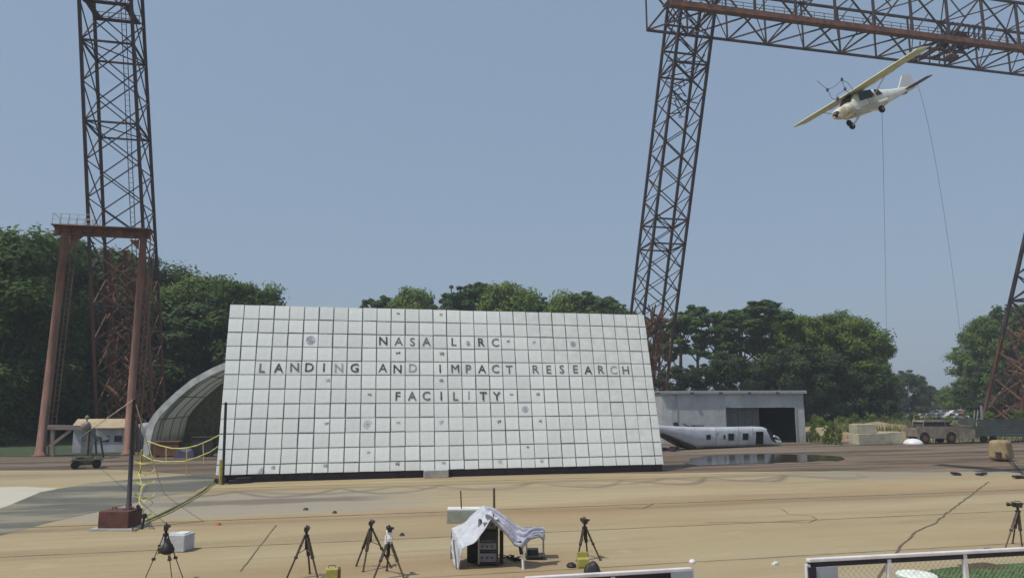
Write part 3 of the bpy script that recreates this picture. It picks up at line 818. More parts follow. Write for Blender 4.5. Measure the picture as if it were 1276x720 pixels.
# jib hoist with a grey tarp awning
JB = gp(114, 571)
jb = thing('awning_stand', 'grey tarp awning on two dark legs in front of the white shed', 'awning', JB)
def jp(px, py, d=0): return hit(px, py, JB, CDIR) + CDIR * d
c = MB(); c.add([jp(111, 533), jp(114, 534, 1.2), jp(132, 547, 1.2), jp(128, 549), jp(119, 549.5)], [(0, 4, 3, 2, 1)]); c.build('tarp', mat('grey_green_tarp', (.14, .16, .14), .8, var=.3), jb, thick=.05)
for a, b in (((109, 571), (112, 534)), ((120, 566), (119, 549)), ((129, 570), (125, 545))): bar('leg', jp(*a), jp(*b), .13, M_frame, jb)
c = MB(); c.lathe(jp(107, 530), [(.1, -.5), (.36, -.25), (.40, .15), (.2, .35)], 10); c.build('hoist_motor', mat('dull_pink_paint', (.36, .27, .25), .7, var=.3), jb, smooth=True)
c = MB(); c.tube([jp(108, 530), jp(108.5, 522)], .06, 5).lathe(jp(108.7, 520), [(.06, -.2), (.2, -.12), (.18, .08), (.05, .2)], 8); c.build('beacon', mat('olive_lamp', (.20, .24, .15), .6, var=.3), jb)
# low quad vehicle
VB = gp(107, 583)
qb = thing('quad_bike', 'small dark muddy quad bike parked on the verge at the left', 'quad bike', VB, rot=(0, 0, ROTL + .25))
mq = mat('muddy_olive_paint', (.12, .105, .065), .7, var=.5, scale=4)
def qpart(mb, name, m, parent=qb, **k):
    WLOC[parent.name] = Vector((0, 0, 0)) if parent is qb else WLOC[parent.name]
    return mb.build(name, m, parent, **k)
c = MB().box((0, 0, .46), (1.7, .60, .42)).box((.15, 0, .78), (.6, .44, .26), taper=.7).box((.78, 0, .68), (.5, .62, .26), taper=.7).box((-.75, 0, .66), (.5, .62, .2), taper=.8); qpart(c, 'body', mq, bevel=.04)
c = MB().box((-.35, 0, .78), (.8, .32, .14)); qpart(c, 'seat', M_black, bevel=.04)
for sx in (-.72, .72):
    c = MB()
    for sy in (-.48, .48): c.grid(lambda a, b: Vector((sx + (a - .5) * .85, sy + (b - .5) * .36, .56 + .12 * math.sin(math.pi * a))), 6, 2)
    qpart(c, 'fender', mq, thick=.03)
    c = MB()
    for k in range(4): c.tube([(sx - .3, -.3 + k * .2, .85), (sx + .3, -.3 + k * .2, .85)], .018, 4)
    for k in (-.3, .3): c.tube([(sx + k, -.32, .84), (sx + k, .32, .84)], .018, 4)
    qpart(c, 'rack', M_darkgrey)
    for sy in (-.48, .48):
        w = qpart(MB().lathe((sx, sy, .29), [(.18, -.12), (.29, -.11), (.3, 0), (.29, .11), (.18, .12)], 14, 'Y'), 'wheel', M_rubber, smooth=False)
c = MB().tube([(.5, 0, .75), (.38, 0, 1.08)], .035, 5).tube([(.3, -.38, 1.12), (.38, 0, 1.06), (.3, .38, 1.12)], .02, 5); qpart(c, 'handlebar', M_black)

# ------------------------------------------------------------------ guyed mast on a rust block
MBs = gp(140, 661)
mb_ = thing('ballast_block', 'rust brown ballast block on a pale slab carrying the dark mast', 'block', MBs)
c = MB().box(MBs + Vector((0, .55, .42)), (1.25, 1.05, .66), -.03); c.build('block', mat('rust_block', (.16, .055, .04), .85, col2=(.07, .035, .03), scale=2, bump=.3), mb_, bevel=.03)
MB().box(MBs + Vector((.02, .55, .045)), (1.75, 1.4, .09), -.03).build('slab', M_conc, mb_)
c = MB()
for s in (-.35, .35): c.tube([MBs + Vector((s, .55, .75)), MBs + Vector((s, .55, .85)), MBs + Vector((s + .15, .55, .85)), MBs + Vector((s + .15, .55, .75))], .025, 5)
c.build('lifting_lug', M_rust, mb_)
mbase = MBs + Vector((.28, .6, .75)); mtop = hit(167.5, 497, mbase, Vector((0, 1, 0)))
ms = thing('guyed_mast', 'dark slender guyed mast standing on the rust brown block', 'mast', mbase)
c = MB().tube([mbase, mbase.lerp(mtop, .5), mtop], [.10, .085, .065], 8); c.lathe(mbase, [(.2, 0), (.2, .03), (.12, .04), (.12, .2)], 10); c.build('pole', M_frame, ms, smooth=True)
MB().tube([mbase + Vector((.5, 0, -.02)), mbase + Vector((.35, 0, .16))], .07, 6).build('clamp', M_black, ms)
ga = gp(204, 614)
MB().tube([mtop, mtop.lerp(ga, .5) + Vector((0, 0, -.15)), ga], .022, 4).build('guy_rope', mat('pale_rope', (.50, .47, .36), .8, var=.2), ms)
gb2 = hit(132, 522, mtop, Vector((-.2, 1, 0)).normalized())
MB().tube([mtop, gb2 + Vector((0, 0, -.0)), lp(95, 548)], .022, 4).build('guy_rope', MATS['pale_rope'], ms)

# ------------------------------------------------------------------ yellow rope barrier
ra = gp(173, 590); rb_ = gp(276, 600); rc = gp(176, 661)
rbx = thing('rope_barrier', 'yellow rope barrier with ties sagging from the shelter corner to the board post', 'rope barrier', ra)
def rp(px, py):
    t = (px - 173) / (277 - 173); P = ra.lerp(rb_, max(0, min(1, t))); n = Vector((rb_ - ra).cross(Vector((0, 0, 1)))).normalized()
    return hit(px, py, P, n)
def rope(name, pts, r, m, par): return MB().tube(pts, r, 5).build(name, m, par)
rope('rope', [rp(*p) for p in ((183, 549), (200, 555), (215, 558.5), (230, 558.5), (245, 555), (262, 548), (279, 539))], .045, M_yrope, rbx)
rope('rope', [rp(*p) for p in ((178, 567), (190, 573), (205, 575), (230, 574.5), (245, 570), (262, 563), (278, 552))], .045, M_yrope, rbx)
for a, b in (((207, 557), (207, 577)), ((233, 558), (232, 603)), ((253, 552), (254, 578))): rope('tie', [rp(*a), rp(*b)], .035, M_yrope, rbx)
rope('tie', [rp(184, 549), rp(190, 572), rp(197, 600)], .03, M_yrope, rbx)
rope('corner_post', [ra, rp(177, 560)], .10, MATS['weathered_yellow'], rbx)
ct = thing('warning_tape', 'limp yellow warning tape in low loops between the shelter corner and the small black stake', 'warning tape', rc)
for k, (z0, t) in enumerate(((.9, .02), (.7, .22), (.55, .45), (.5, .68), (.35, .9))):
    c0 = ra.lerp(rc, t); w = 1.6 - .9 * t
    g = MB(); pts = [c0 + Vector((w * (i / 8 - .35), .1 * math.sin(i), z0 - .35 * math.sin(math.pi * i / 8) * (1 if k % 2 else .6))) for i in range(9)]
    vs = [];
    for p in pts: vs += [p, p + Vector((0, .03, .10))]
    g.add(vs, [(2 * i, 2 * i + 2, 2 * i + 3, 2 * i + 1) for i in range(8)])
    g.build('tape', mat('yellow_tape', (.58, .55, .15), .6, var=.3, scale=3), ct, thick=.01)
g = MB()
for i in range(24):
    a = ra.lerp(rc, i / 24) + Vector((.1 * math.sin(i * 1.3), 0, .55 + .35 * math.cos(i * .8))); b = ra.lerp(rc, (i + 1) / 24) + Vector((.1 * math.sin((i + 1) * 1.3), 0, .55 + .35 * math.cos((i + 1) * .8)))
    g.tube([a, b], .02, 3, cap=False)
g.build('line', MATS['yellow_tape'], ct)
# green hose with yellow line from the stake to the board post
hp = [gp(*p, .05) for p in ((164, 660), (168, 657), (180, 650), (196, 643), (210, 636), (226, 628), (240, 620), (252, 612), (262, 604), (272, 599))]
tag(MB().tube(hp, .065, 7).build('garden_hose', mat('olive_hose', (.12, .13, .06), .7, var=.3), None, smooth=True, origin=hp[0]), 'olive hose lying in a long diagonal from the rust block to the board', 'hose')
hp2 = [p + Vector((.16 + .05 * math.sin(i * 2), -.12, -.01)) for i, p in enumerate(hp)]
tag(MB().tube(hp2, .028, 5).build('yellow_line', M_yrope, None, smooth=True, origin=hp2[0]), 'thin yellow line lying alongside the olive hose', 'rope')
q = gp(177, 659); c = MB().tube([q, q + Vector((.05, 0, .42))], .045, 6).lathe(q + Vector((.06, 0, .45)), [(.05, -.03), (.11, 0), (.1, .14), (.03, .18)], 8)
tag(c.build('stake', M_black, None, origin=q), 'short black stake with a knob at the near end of the olive hose', 'stake')
for k, (px, py, lab, mm, s) in enumerate(((272, 654, 'small orange marker puck on the concrete left of the tripods', mat('orange_plastic', (.45, .14, .06), .6, var=.3), .11), (417, 639, 'small dark puck on the concrete beyond the leftmost legged tripod', M_darkgrey, .10), (501, 667, 'tiny dark puck on the concrete right of the white-wrapped tripod', M_darkgrey, .09), (381, 635, 'little dark cap on the concrete beside a skid mark', M_darkgrey, .12))):
    q = gp(px, py); c = MB().lathe(q, [(s * 1.2, 0), (s, .04), (s * .8, .09), (s * .3, .11)], 10)
    tag(c.build('marker_puck', mm, None, origin=q), lab, 'marker')
q = gp(966, 703); c = MB().box(q + Vector((0, 0, .03)), (.22, .12, .05), .6).box(q + Vector((.04, .04, .06)), (.1, .09, .05), .2)
tag(c.build('paper_scrap', M_white, None, origin=q), 'crumpled white scrap on the bare concrete left of the railing', 'scrap')

# ------------------------------------------------------------------ camera tripods
def tripod(label, head, feet, par_r=.028, knob=True):
    """head: top point; feet: three ground points"""
    head = Vector(head); base = Vector((sum(f.x for f in feet) / 3, sum(f.y for f in feet) / 3, 0))
    t = thing('tripod', label, 'tripod', base, 'camera tripods on the pad')
    ap = head + Vector((0, 0, -.16))
    for f in feet:
        s = ap + (Vector((f.x, f.y, ap.z)) - ap).normalized() * .06; mid = s.lerp(f, .48)
        leg = MB()
        d = (f - s).normalized(); sd_ = d.cross(Vector((0, 0, 1))).normalized() * .03
        leg.tube([s + sd_, mid + sd_], par_r, 5).tube([s - sd_, mid - sd_], par_r, 5).tube([s.lerp(f, .40), f + Vector((0, 0, .03))], par_r * 1.05, 5)
        leg.box(mid, (.09, .07, .07)).box(s.lerp(f, .2), (.07, .05, .05)).lathe(f, [(.045, 0), (.05, .02), (.02, .05)], 8)
        leg.build('leg', M_trip, t)
    c = MB().lathe(ap, [(.035, -.35), (.035, -.02), (.085, 0), (.085, .06), (.04, .08), (.045, .16)], 10); c.build('centre_column', M_black, t)
    c = MB()
    for f in feet: c.tube([ap + Vector((0, 0, -.33)), ap.lerp(f, .38)], .010, 4)
    c.build('spreader', M_black, t)
    return t
M_trip = mat('brown_black_tripod', (.075, .052, .032), .6, var=.4)
def camera_thing(label, p, az, s=1.0, body=M_black):
    """video camera with lens, hood, viewfinder and handle; p is the mounting point"""
    p = Vector(p); rm = Matrix.Rotation(az, 3, 'Z')
    t = thing('video_camera', label, 'camera', p)
    c = MB().box(p + Vector((0, 0, .08 * s)), (.13 * s, .26 * s, .14 * s), rm); c.build('body', body, t, bevel=.01)
    c = MB().lathe(p + rm @ Vector((0, .13 * s, .08 * s)), [(.045 * s, 0), (.045 * s, .08 * s), (.06 * s, .09 * s), (.065 * s, .16 * s), (.05 * s, .16 * s)], 12, 'Y', rm=rm); c.build('lens', M_black, t)
    c = MB().tube([p + rm @ Vector((0, -.09 * s, .15 * s)), p + rm @ Vector((0, -.09 * s, .2 * s)), p + rm @ Vector((0, .08 * s, .2 * s)), p + rm @ Vector((0, .08 * s, .15 * s))], .012 * s, 5); c.build('handle', M_black, t)
    c = MB().box(p + rm @ Vector((.09 * s, -.1 * s, .12 * s)), (.06 * s, .1 * s, .06 * s), rm); c.build('viewfinder', M_darkgrey, t)
    return t
def tp_at(px, py, P): return hit(px, py, P, Vector((0, 1, 0)))
F = [gp(357, 722), gp(396, 722), gp(386, 714.5)]
hd = tp_at(382, 662, gp(378, 719)); tripod('dark tripod second from the left with a slim upright camera, left of the yellow box', hd, F); camera_thing('slim dark camera standing upright on the tripod left of the yellow box', hd, .1, .9)
F = [gp(444, 705), gp(452.5, 712), gp(487, 707)]
hd = tp_at(462.5, 654, gp(460, 708)); tripod('dark tripod just behind and left of the white-wrapped camera tripod', hd, F); camera_thing('small dark camera on the tripod just left of the white-wrapped one', hd, -.1, .85)
F = [gp(465, 723), gp(482, 711), gp(504, 723)]
hd = tp_at(485, 668, gp(484, 719)); tripod('thin-legged tripod whose camera is wrapped in white cloth', hd, F); cm = camera_thing('black camera wrapped below in white cloth on the thin-legged tripod', hd + Vector((0, 0, .13)), .3, 1.0)
c = MB().lathe(hd + Vector((0, 0, -.12)), [(.10, -.02), (.115, .08), (.09, .18), (.10, .27), (.05, .33)], 10); c.grid(lambda a, b: hd + Vector((-.12 + .2 * a, -.08 - .03 * math.sin(7 * a), -.2 + .25 * b)), 5, 4); w = c.build('cloth_wrap', mat('white_cloth', (.80, .78, .76), .8, var=.15, scale=6), None, origin=hd); tag(w, 'white cloth wrapped around the camera head of the thin-legged tripod', 'cloth')
F = [gp(719, 699), gp(748, 698), gp(732, 692)]
hd = tp_at(728.5, 652, gp(729, 697)); tripod('dark tripod standing over the yellow case right of the tarp shelter', hd, F); camera_thing('round-headed dark camera on the tripod over the yellow case', hd, .2, 1.05)
F = [gp(1252, 685), gp(1274, 683), gp(1262, 677)]
hd = tp_at(1268, 632, gp(1263, 682)); tripod('dark tripod at the right edge behind the white railing', hd, F, .026)
cm = camera_thing('dark camera with a long pan handle on the right edge tripod', hd, .8, 1.1)
MB().tube([hd + Vector((0, 0, .1)), hd + Vector((-.28, -.1, .22))], .018, 5).build('pan_handle', M_black, cm)
F = [gp(178, 728), gp(215, 729), gp(229, 724)]
hd = tp_at(207, 660, gp(207, 726)); t = tripod('thin pale-legged tripod with a hanging black bag in front of the grey block', hd, F, .013)
cm = camera_thing('brown-black camera tilted up on the tripod in front of the grey block', hd, .4, 1.0, mat('brown_camera_shell', (.06, .03, .025), .6, var=.3))
q = tp_at(208, 690, gp(207, 726))
c = MB().lathe(q, [(.10, 0), (.19, .05), (.20, .13), (.14, .26), (.05, .36), (.02, .42)], 12); bg = thing('weight_bag', 'black ballast bag hanging under the camera in front of the grey block', 'bag', q)
c.build('bag_body', M_black, bg, smooth=True); MB().tube([q + Vector((0, 0, .4)), hd + Vector((0, 0, -.2))], .012, 4).build('strap', M_black, bg)
# small kit on the ground
q = gp(413, 724); bx = thing('yellow_case', 'yellow equipment case with a dark end beside the leftmost tripods', 'case', q)
MB().box(q + Vector((0, 0, .2)), (.34, .36, .34), .25).build('case_body', M_yellow, bx, bevel=.02); MB().box(q + Vector((.21, .05, .18)), (.07, .36, .36), .25).build('end_cap', mat('brown_case_end', (.10, .05, .05), .7), bx)
MB().tube([q + Vector((-.1, 0, .38)), q + Vector((-.1, 0, .44)), q + Vector((.1, .03, .44)), q + Vector((.1, .03, .38))], .012, 4).build('handle', M_black, bx)
q = gp(727, 707); bx = thing('yellow_case', 'yellow camera case standing open under the tripod right of the tarp shelter', 'case', q)
MB().box(q + Vector((0, .1, .14)), (.36, .26, .26), .1).build('case_body', M_yellow, bx, bevel=.02); MB().box(q + Vector((0, .28, .30)), (.34, .05, .24), .1).build('lid', M_yellow, bx, bevel=.01)
q = gp(738, 712); c = MB().grid(lambda a, b: q + Vector(((a - .5) * .5, (b - .5) * .36, .30 * (math.sin(math.pi * a) * math.sin(math.pi * b)) ** .4 * (1 + .1 * math.sin(9 * a + 4 * b)))), 12, 8); tag(c.build('camera_bag', M_black, None, smooth=True, origin=q), 'slumped black bag right of the open yellow camera case', 'bag')
q = gp(712, 706); c = MB().lathe(q, [(.14, 0), (.16, .05), (.13, .10), (.06, .14)], 12); tag(c.build('cable_coil', M_black, None, origin=q), 'small coil of black cable left of the open yellow case', 'cable coil')
q = gp(1242, 688); c = MB().grid(lambda a, b: q + Vector(((a - .5) * .7, (b - .5) * .3, .12 * (math.sin(math.pi * a) * math.sin(math.pi * b)) ** .5)), 8, 6).box(q + Vector((-.3, 0, .09)), (.2, .14, .12), .4); tag(c.build('sand_bag', mat('grey_sandbag', (.16, .15, .13), .9, var=.3), None, origin=q), 'flat grey sand bag left of the right edge tripod', 'sand bag')
# big pale block behind the first tripod
q = gp(214, 688); bk = thing('concrete_block', 'square pale grey block behind the tripod with the hanging bag', 'block', q)
MB().box(q + Vector((.03, .36, .29)), (.86, .66, .56), -.12).build('block', mat('lilac_concrete', (.50, .50, .52), .9, col2=(.40, .40, .42), scale=2, bump=.3), bk, bevel=.02)
c = MB(); c.box(q + Vector((.18, .36, .59)), (.36, .42, .04), -.1); c.build('paper', M_white, bk)
MB().box(q + Vector((-.35, .0, .08)), (.18, .3, .16), .3).build('wedge', M_darkgrey, bk)
# low block with two rods
q = gp(583, 652); bk = thing('concrete_block', 'long grey block with a pale top behind the tarp shelter', 'block', q)
MB().box(q + Vector((0, .5, .27)), (1.85, .8, .54), .05).build('block', mat('greenish_concrete', (.33, .35, .30), .9, var=.25, scale=2, bump=.3), bk, bevel=.03)
MB().box(q + Vector((-.1, .5, .555)), (1.6, .7, .03), .05).build('sunlit_top', M_white, bk)  # thin white slab painting the sunlit top of the block
q2 = gp(574, 640); MB().tube([q + Vector((-.30, .35, .5)), hit(574, 611, q + Vector((-.3, .35, .5)), Vector((0, 1, 0)))], .03, 6).build('rod', M_darkgrey, bk)
q = gp(616, 648); pl = thing('marker_pole', 'dark upright pole behind the peak of the tarp shelter', 'pole', q)
MB().tube([q, hit(615.5, 608, q, Vector((0, 1, 0)))], .05, 8).build('pole', mat('brown_pole', (.10, .07, .04), .8), pl); MB().lathe(q, [(.2, 0), (.2, .04), (.08, .06)], 10).build('foot', M_darkgrey, pl)

# ------------------------------------------------------------------ tarp shelter over the equipment rack
YS = 23.4
def sp2(px, py, d=0.0): return aty(px, py, YS + d)
m_tarp = mat('blue_white_tarp', (.56, .58, .62), .55, col2=(.42, .44, .50), scale=4, bump=.6)
TB2 = gp(608, 706)
tps = thing('tarp_shelter', 'blue-white tarp draped in a peak over a dark equipment rack on the pad', 'tarp', TB2)
wr = random.Random(4)
def drape(A, B, C_, D_, nu, nv, amp, seed):
    """A ridge front, B eave front, C eave back, D ridge back"""
    ph = [random.Random(seed).uniform(0, 6) for _ in range(4)]
    n = (B - A).cross(D_ - A).normalized()
    if n.z < 0: n = -n
    def f(u, v):
        p = A.lerp(B, u).lerp(D_.lerp(C_, u), v)
        return p + n * (amp * (math.sin(7 * u + 5 * v + ph[0]) * .5 + math.sin(13 * v - 4 * u + ph[1]) * .35 + math.sin(17 * u + ph[2]) * .2 - abs(math.sin(9 * v + 3 * u * u + ph[3])) * .9 + abs(math.sin(15 * v - 6 * u + ph[1])) * .45)) + Vector((0, 0, -.12 * math.sin(math.pi * u) * (1 - .5 * v)))
    return f
c = MB()
c.grid(drape(sp2(613, 646, -.1), sp2(576, 684, -.15), sp2(562.5, 658, 1.3), sp2(602, 629.5, 1.3), 18, 14, .035, 1), 36, 30)
c.grid(drape(sp2(576, 684, -.15), sp2(569, 713, .0), sp2(563, 688, .8), sp2(562.5, 658, 1.3), 14, 10, .03, 2), 26, 22)
c.grid(drape(sp2(602, 629.5, 1.3), sp2(613, 646, -.1), sp2(622, 645, .1), sp2(612, 631, 1.2), 8, 10, .035, 3), 18, 22)
c.build('tarp', m_tarp, tps, smooth=True, thick=.012)
c = MB()
def along(pts, t):
    t = min(t, .9999) * (len(pts) - 1); i = int(t); f_ = t - i; f_ = f_ * f_ * (3 - 2 * f_) * .4 + f_ * .6
    return pts[i].lerp(pts[i + 1], f_)
hi = [sp2(605, 632, .9), sp2(616, 634, .8), sp2(630, 643, .7), sp2(644, 655, .7), sp2(654, 658, .6), sp2(666, 656, .7), sp2(676, 655, .8), sp2(678, 657, .8)]
lo = [sp2(606, 640, -.1), sp2(615, 647, -.15), sp2(628, 661, -.2), sp2(641, 677, -.2), sp2(651, 680, -.15), sp2(658, 668, .1), sp2(672, 665, .25), sp2(678, 669, .3)]
def sheet_fn(u, v):
    p = along(hi, u).lerp(along(lo, u), v)
    f_ = .055 * math.sin(26 * v + 5 * u) + .035 * math.sin(47 * v - 9 * u + 1) - .05 * abs(math.sin(9 * v + 7 * u))
    return p + Vector((.03 * math.sin(19 * v), -.6 * f_, f_)) + Vector((0, 0, -.10 * math.sin(math.pi * v)))
c.grid(sheet_fn, 46, 34)
c.build('slung_tarp', mat('lilac_tarp', (.50, .50, .57), .6, col2=(.36, .36, .44), scale=5, bump=.6), tps, smooth=True, thick=.012)
c = MB(); c.grid(drape(sp2(600, 636, .5), sp2(601, 650, -.05), sp2(615, 649, -.05), sp2(614, 636, .5), 8, 8, .03, 9), 8, 8); c.build('front_flap', m_tarp, tps, smooth=True, thick=.01)
def spost(a, b, r, name, m): return MB().tube([a, b], r, 6).build(name, m, tps)
g0 = sp2(652, 707); spost(Vector((g0.x, g0.y, 0)), sp2(650.5, 676), .045, 'pole', M_white)
g0 = sp2(648.5, 704, .4); spost(sp2(650, 690, -.03), sp2(647.5, 674, 0), .06, 'pole_joint', M_black)
for a, b, d in (((569, 710), (565, 672), 0), ((562, 686), (563, 662), 1.5)):
    g0 = sp2(*a, d); spost(Vector((g0.x, g0.y, 0)), sp2(*b, d), .03, 'pole', M_galv)
RB = gp(608, 705.5); rk = thing('equipment_rack', 'dark wheeled rack of grey instruments under the tarp peak', 'equipment rack', RB)
hr = 1.34; wv, dp = .58, .55
def rbx_(c_, s_, name, m, par=rk, bevel=0): return MB().box(RB + Vector(c_), s_).build(name, m, par, bevel=bevel)
for x in (-wv / 2, wv / 2):
    for y in (0, dp): rbx_((x, y + .05, hr / 2 + .06), (.05, .05, hr), 'post', M_galv if x < 0 else M_darkgrey)
for z in (.10, .46, .80, 1.12, 1.38): rbx_((0, dp / 2 + .05, z), (wv + .04, dp + .04, .04), 'shelf', M_darkgrey)
mi = mat('instrument_grey', (.26, .27, .29), .5, var=.4, scale=6)
for z, h, w, m in ((.26, .26, .54, mi), (.60, .20, .56, mi), (.94, .26, .58, M_black), (1.24, .20, .46, mi)):
    u_ = rbx_((.0, .30, z), (w, .5, h), 'instrument', m, bevel=.01)
    for k in range(3): MB().lathe(RB + Vector((-.18 + k * .15, .04, z)), [(.03, -.02), (.03, .02)], 8, 'Y').build('knob', M_black, u_)
rbx_((-.52, .75, .42), (.34, .6, .75), 'side_cabinet', M_black, bevel=.02)
rbx_((.42, .5, .55), (.12, .5, 1.0), 'side_panel', M_black)
for x in (-.3, .3): MB().lathe(RB + Vector((x, .08, .05)), [(.05, -.02), (.05, .02)], 10, 'X').build('caster', M_rubber, rk)
CB = gp(667, 697); ca = thing('equipment_cart', 'small tubular cart with a dark box beyond the end of the twisted tarp', 'cart', CB)
for x in (-.28, .28):
    for y in (0, .45): MB().tube([CB + Vector((x, y, .05)), CB + Vector((x, y, .95))], .022, 6).build('post', M_darkgrey if x > 0 and y else M_galv, ca)
MB().box(CB + Vector((0, .22, .10)), (.66, .56, .05)).build('tray', M_darkgrey, ca); MB().box(CB + Vector((0, .22, .93)), (.66, .56, .04)).build('top_tray', M_galv, ca)
MB().box(CB + Vector((-.08, .22, .22)), (.38, .34, .18)).build('battery_box', M_black, ca, bevel=.02)
kr = random.Random(2); c = MB(); allp = []
for k in range(9):
    s = gp(kr.uniform(622, 648), kr.uniform(694, 700)); allp += [s + Vector((.05 * math.sin(i * 2 + k), .04 * math.cos(i + k), .02 + .03 * i * (1 if i < 4 else .5))) for i in range(7)]
c.tube(allp, .018, 4)
tag(c.build('cable_heap', M_black, None, origin=gp(635, 697)), 'loose heap of black cables beside the equipment rack', 'cables')

# ------------------------------------------------------------------ white railings at the bottom of the picture
m_rail = mat('white_rail_paint', (.80, .76, .77), .45, col2=(.62, .58, .60), scale=3)
m_plum = mat('dark_plum_panel', (.030, .022, .045), .6, var=.3)
m_mesh = mat('mesh_wire', (.25, .27, .24), .6, .3, var=.3)
def railing(label, a, b, post_px, Yd):
    A = aty(*a, Yd); n = Vector((0, 0, 1)).cross(LDIR)
    B = aty(*b, Yd + 1.1)
    d = (B - A).normalized(); zt = A.z
    B.z = zt if abs(B.z - zt) < .25 else B.z
    base = Vector((A.x, A.y, 0)); t = thing('mesh_railing', label, 'railing', base, 'white topped railings in the foreground')
    ang = math.atan2(d.y, d.x); L = (B - A).length; mid = (A + B) / 2
    tilt = Matrix.Rotation(ang, 3, 'Z') @ Matrix.Rotation(-math.asin(d.z), 3, 'Y')
    MB().box(mid, (L, .09, .055), tilt).build('top_rail', m_rail, t, bevel=.012)
    MB().box(mid + Vector((0, .0, -.068)), (L - .02, .035, .075), tilt).build('under_rail', m_plum, t)
    n_ = int(L / 2.2) + 1
    for k in range(n_ + 1):
        p = A.lerp(B, k / n_); MB().box(Vector((p.x, p.y, (p.z - .03) / 2)), (.07, .06, p.z - .05), ang).build('post', m_rail, t)
    bt = .35; w = MB(); step = .10; k = 0
    nx = int(L / step)
    for i in range(-int((zt - bt) / step), nx):
        for sgn in (1, -1):
            x0 = i * step; z0 = bt; x1 = x0 + (zt - bt); z1 = zt - .1
            if sgn < 0: z0, z1 = z1, z0
            cx0, cx1 = max(0, x0), min(L, x1)
            if cx1 <= cx0: continue
            za = z0 + (z1 - z0) * (cx0 - x0) / (x1 - x0); zb = z0 + (z1 - z0) * (cx1 - x0) / (x1 - x0)
            P0 = Vector((A.x, A.y, 0)) + d * cx0; P1 = Vector((A.x, A.y, 0)) + d * cx1
            P0.z = za; P1.z = zb
            w.tube([P0, P1], .0020, 3, cap=False)
    m_ = w.build('wire_mesh', m_mesh, t); m_['kind'] = 'stuff'
    return t, A, B, d, ang
t, A, B, d, ang = railing('long white topped mesh railing at the lower right of the picture', (1006, 699.5), (1290, 684.5), 0, 12.0)
MB().box(A + d * .27 + Vector((0, -.035, -.36)), (.50, .03, .56), ang).build('end_plate', mat('pale_lilac_plate', (.40, .42, .47), .5, var=.2, scale=2), t)
MB().box(A + d * .05 + Vector((0, -.06, -.40)), (.13, .03, .66), ang).build('corner_plate', m_plum, t)
t, A, B, d, ang = railing('short stretch of white topped railing at the bottom centre of the picture', (655, 725.5), (861, 713), 0, 11.4)
MB().box((A + B) / 2 + d * .35 + Vector((0, -.03, -.22)), ((B - A).length - 1.0, .03, .2), ang).build('dark_panel', m_plum, t)
MB().box(B - d * .2 + Vector((0, -.035, -.26)), (.40, .03, .36), ang).build('end_plate', MATS['pale_lilac_plate'], t)
MB().lathe(B + Vector((.03, 0, .03)), [(.05, 0), (.06, .03), (.04, .06), (.01, .07)], 10).build('end_cap', m_rail, t, smooth=True)
# white round cover on the lawn
q = gp(1143, 728); t = thing('round_cover', 'white ribbed round cover standing on the lawn behind the long railing', 'cover', q)
MB().lathe(q, [(.40, 0), (.42, .18), (.52, .20), (.53, .27), (.46, .31), (.28, .335), (.04, .34)], 28).build('lid', mat('white_ribbed_plastic', (.74, .77, .72), .6, var=.12, scale=4), t)
for k in range(14):
    a = k * math.pi / 7; MB().tube([q + Vector((.06 * math.cos(a), .06 * math.sin(a), .342)), q + Vector((.28 * math.cos(a), .28 * math.sin(a), .337)), q + Vector((.50 * math.cos(a), .50 * math.sin(a), .29))], .012, 4).build('rib', MATS['white_ribbed_plastic'], t)
q = gp(1225, 706); c = MB().grid(lambda a, b: q + Vector(((a - .5) * 1.3, (b - .5) * .7, .10 * max(0, math.sin(math.pi * a) * math.sin(math.pi * b)) ** .6 * (1 + .3 * math.sin(13 * a + 9 * b)))), 16, 10)
tag(c.build('bark_heap', mat('brown_mulch', (.16, .11, .065), .95, var=.5, scale=14, bump=1), None, origin=q), 'low brown heap of mulch on the lawn behind the long railing', 'mulch heap')

# ------------------------------------------------------------------ metal hangar
HBL = gp(826, 553); HB = gp(1004.5, 550.5)
hd_ = Vector((HB.x - HBL.x, HB.y - HBL.y, 0)); HW = hd_.length; HD = hd_.normalized(); HN = Vector((-HD.y, HD.x, 0)); HANG = math.atan2(HD.y, HD.x)
HT = hit(1000, 488, HB, HN).z
hg = thing('metal_hangar', 'low grey-white metal hangar with one large dark opening behind the helicopter hull', 'hangar', (HBL + HB) / 2)
def hp_(u, v, z): return HBL + HD * u + HN * v + Vector((0, 0, z))
def hu(px, py=530): return (hit(px, py, HBL, HN) - HBL).dot(HD)
m_sheet = mat('weathered_metal_sheet', (.46, .47, .485), .55, .15, col2=(.36, .37, .38), scale=.7, bump=.15)
m_hin = mat('hangar_inside_shade', (.03, .032, .035), .9, var=.4)  # indoor shade put into the colour of floor, lining and shelves
o0, o1 = hu(905), hu(991.5); oz = hit(950, 507.5, HBL, HN).z
# corrugated sheets: one part each
def wallsheet(u0, u1, z0, z1, k, v=0.0):
    n = max(2, int((u1 - u0) / .16)); c = MB(); vs = []
    for i in range(n + 1):
        u = u0 + (u1 - u0) * i / n; dv = -.008 if i % 2 else .008
        vs += [hp_(u, v + dv + k * .006, z0), hp_(u, v + dv + k * .006, z1)]
    c.add(vs, [(2 * i, 2 * i + 2, 2 * i + 3, 2 * i + 1) for i in range(n)])
    return c.build('wall_sheet', m_sheet if k % 3 else mat('paler_metal_sheet', (.54, .55, .54), .55, .1, col2=(.42, .43, .43), scale=.9), hg, thick=.02)
e = [0, 1.8, 3.2, 4.6, 6.0, o0 - .25 if o0 - 7 > .6 else 7]
e = [o0 * i / 6 for i in range(7)]
for i in range(6): wallsheet(e[i], e[i + 1], 0, HT - .1, i % 2 + (1 if i else 0))
m5 = [o0 + (HW - o0) * i / 5 for i in range(6)]
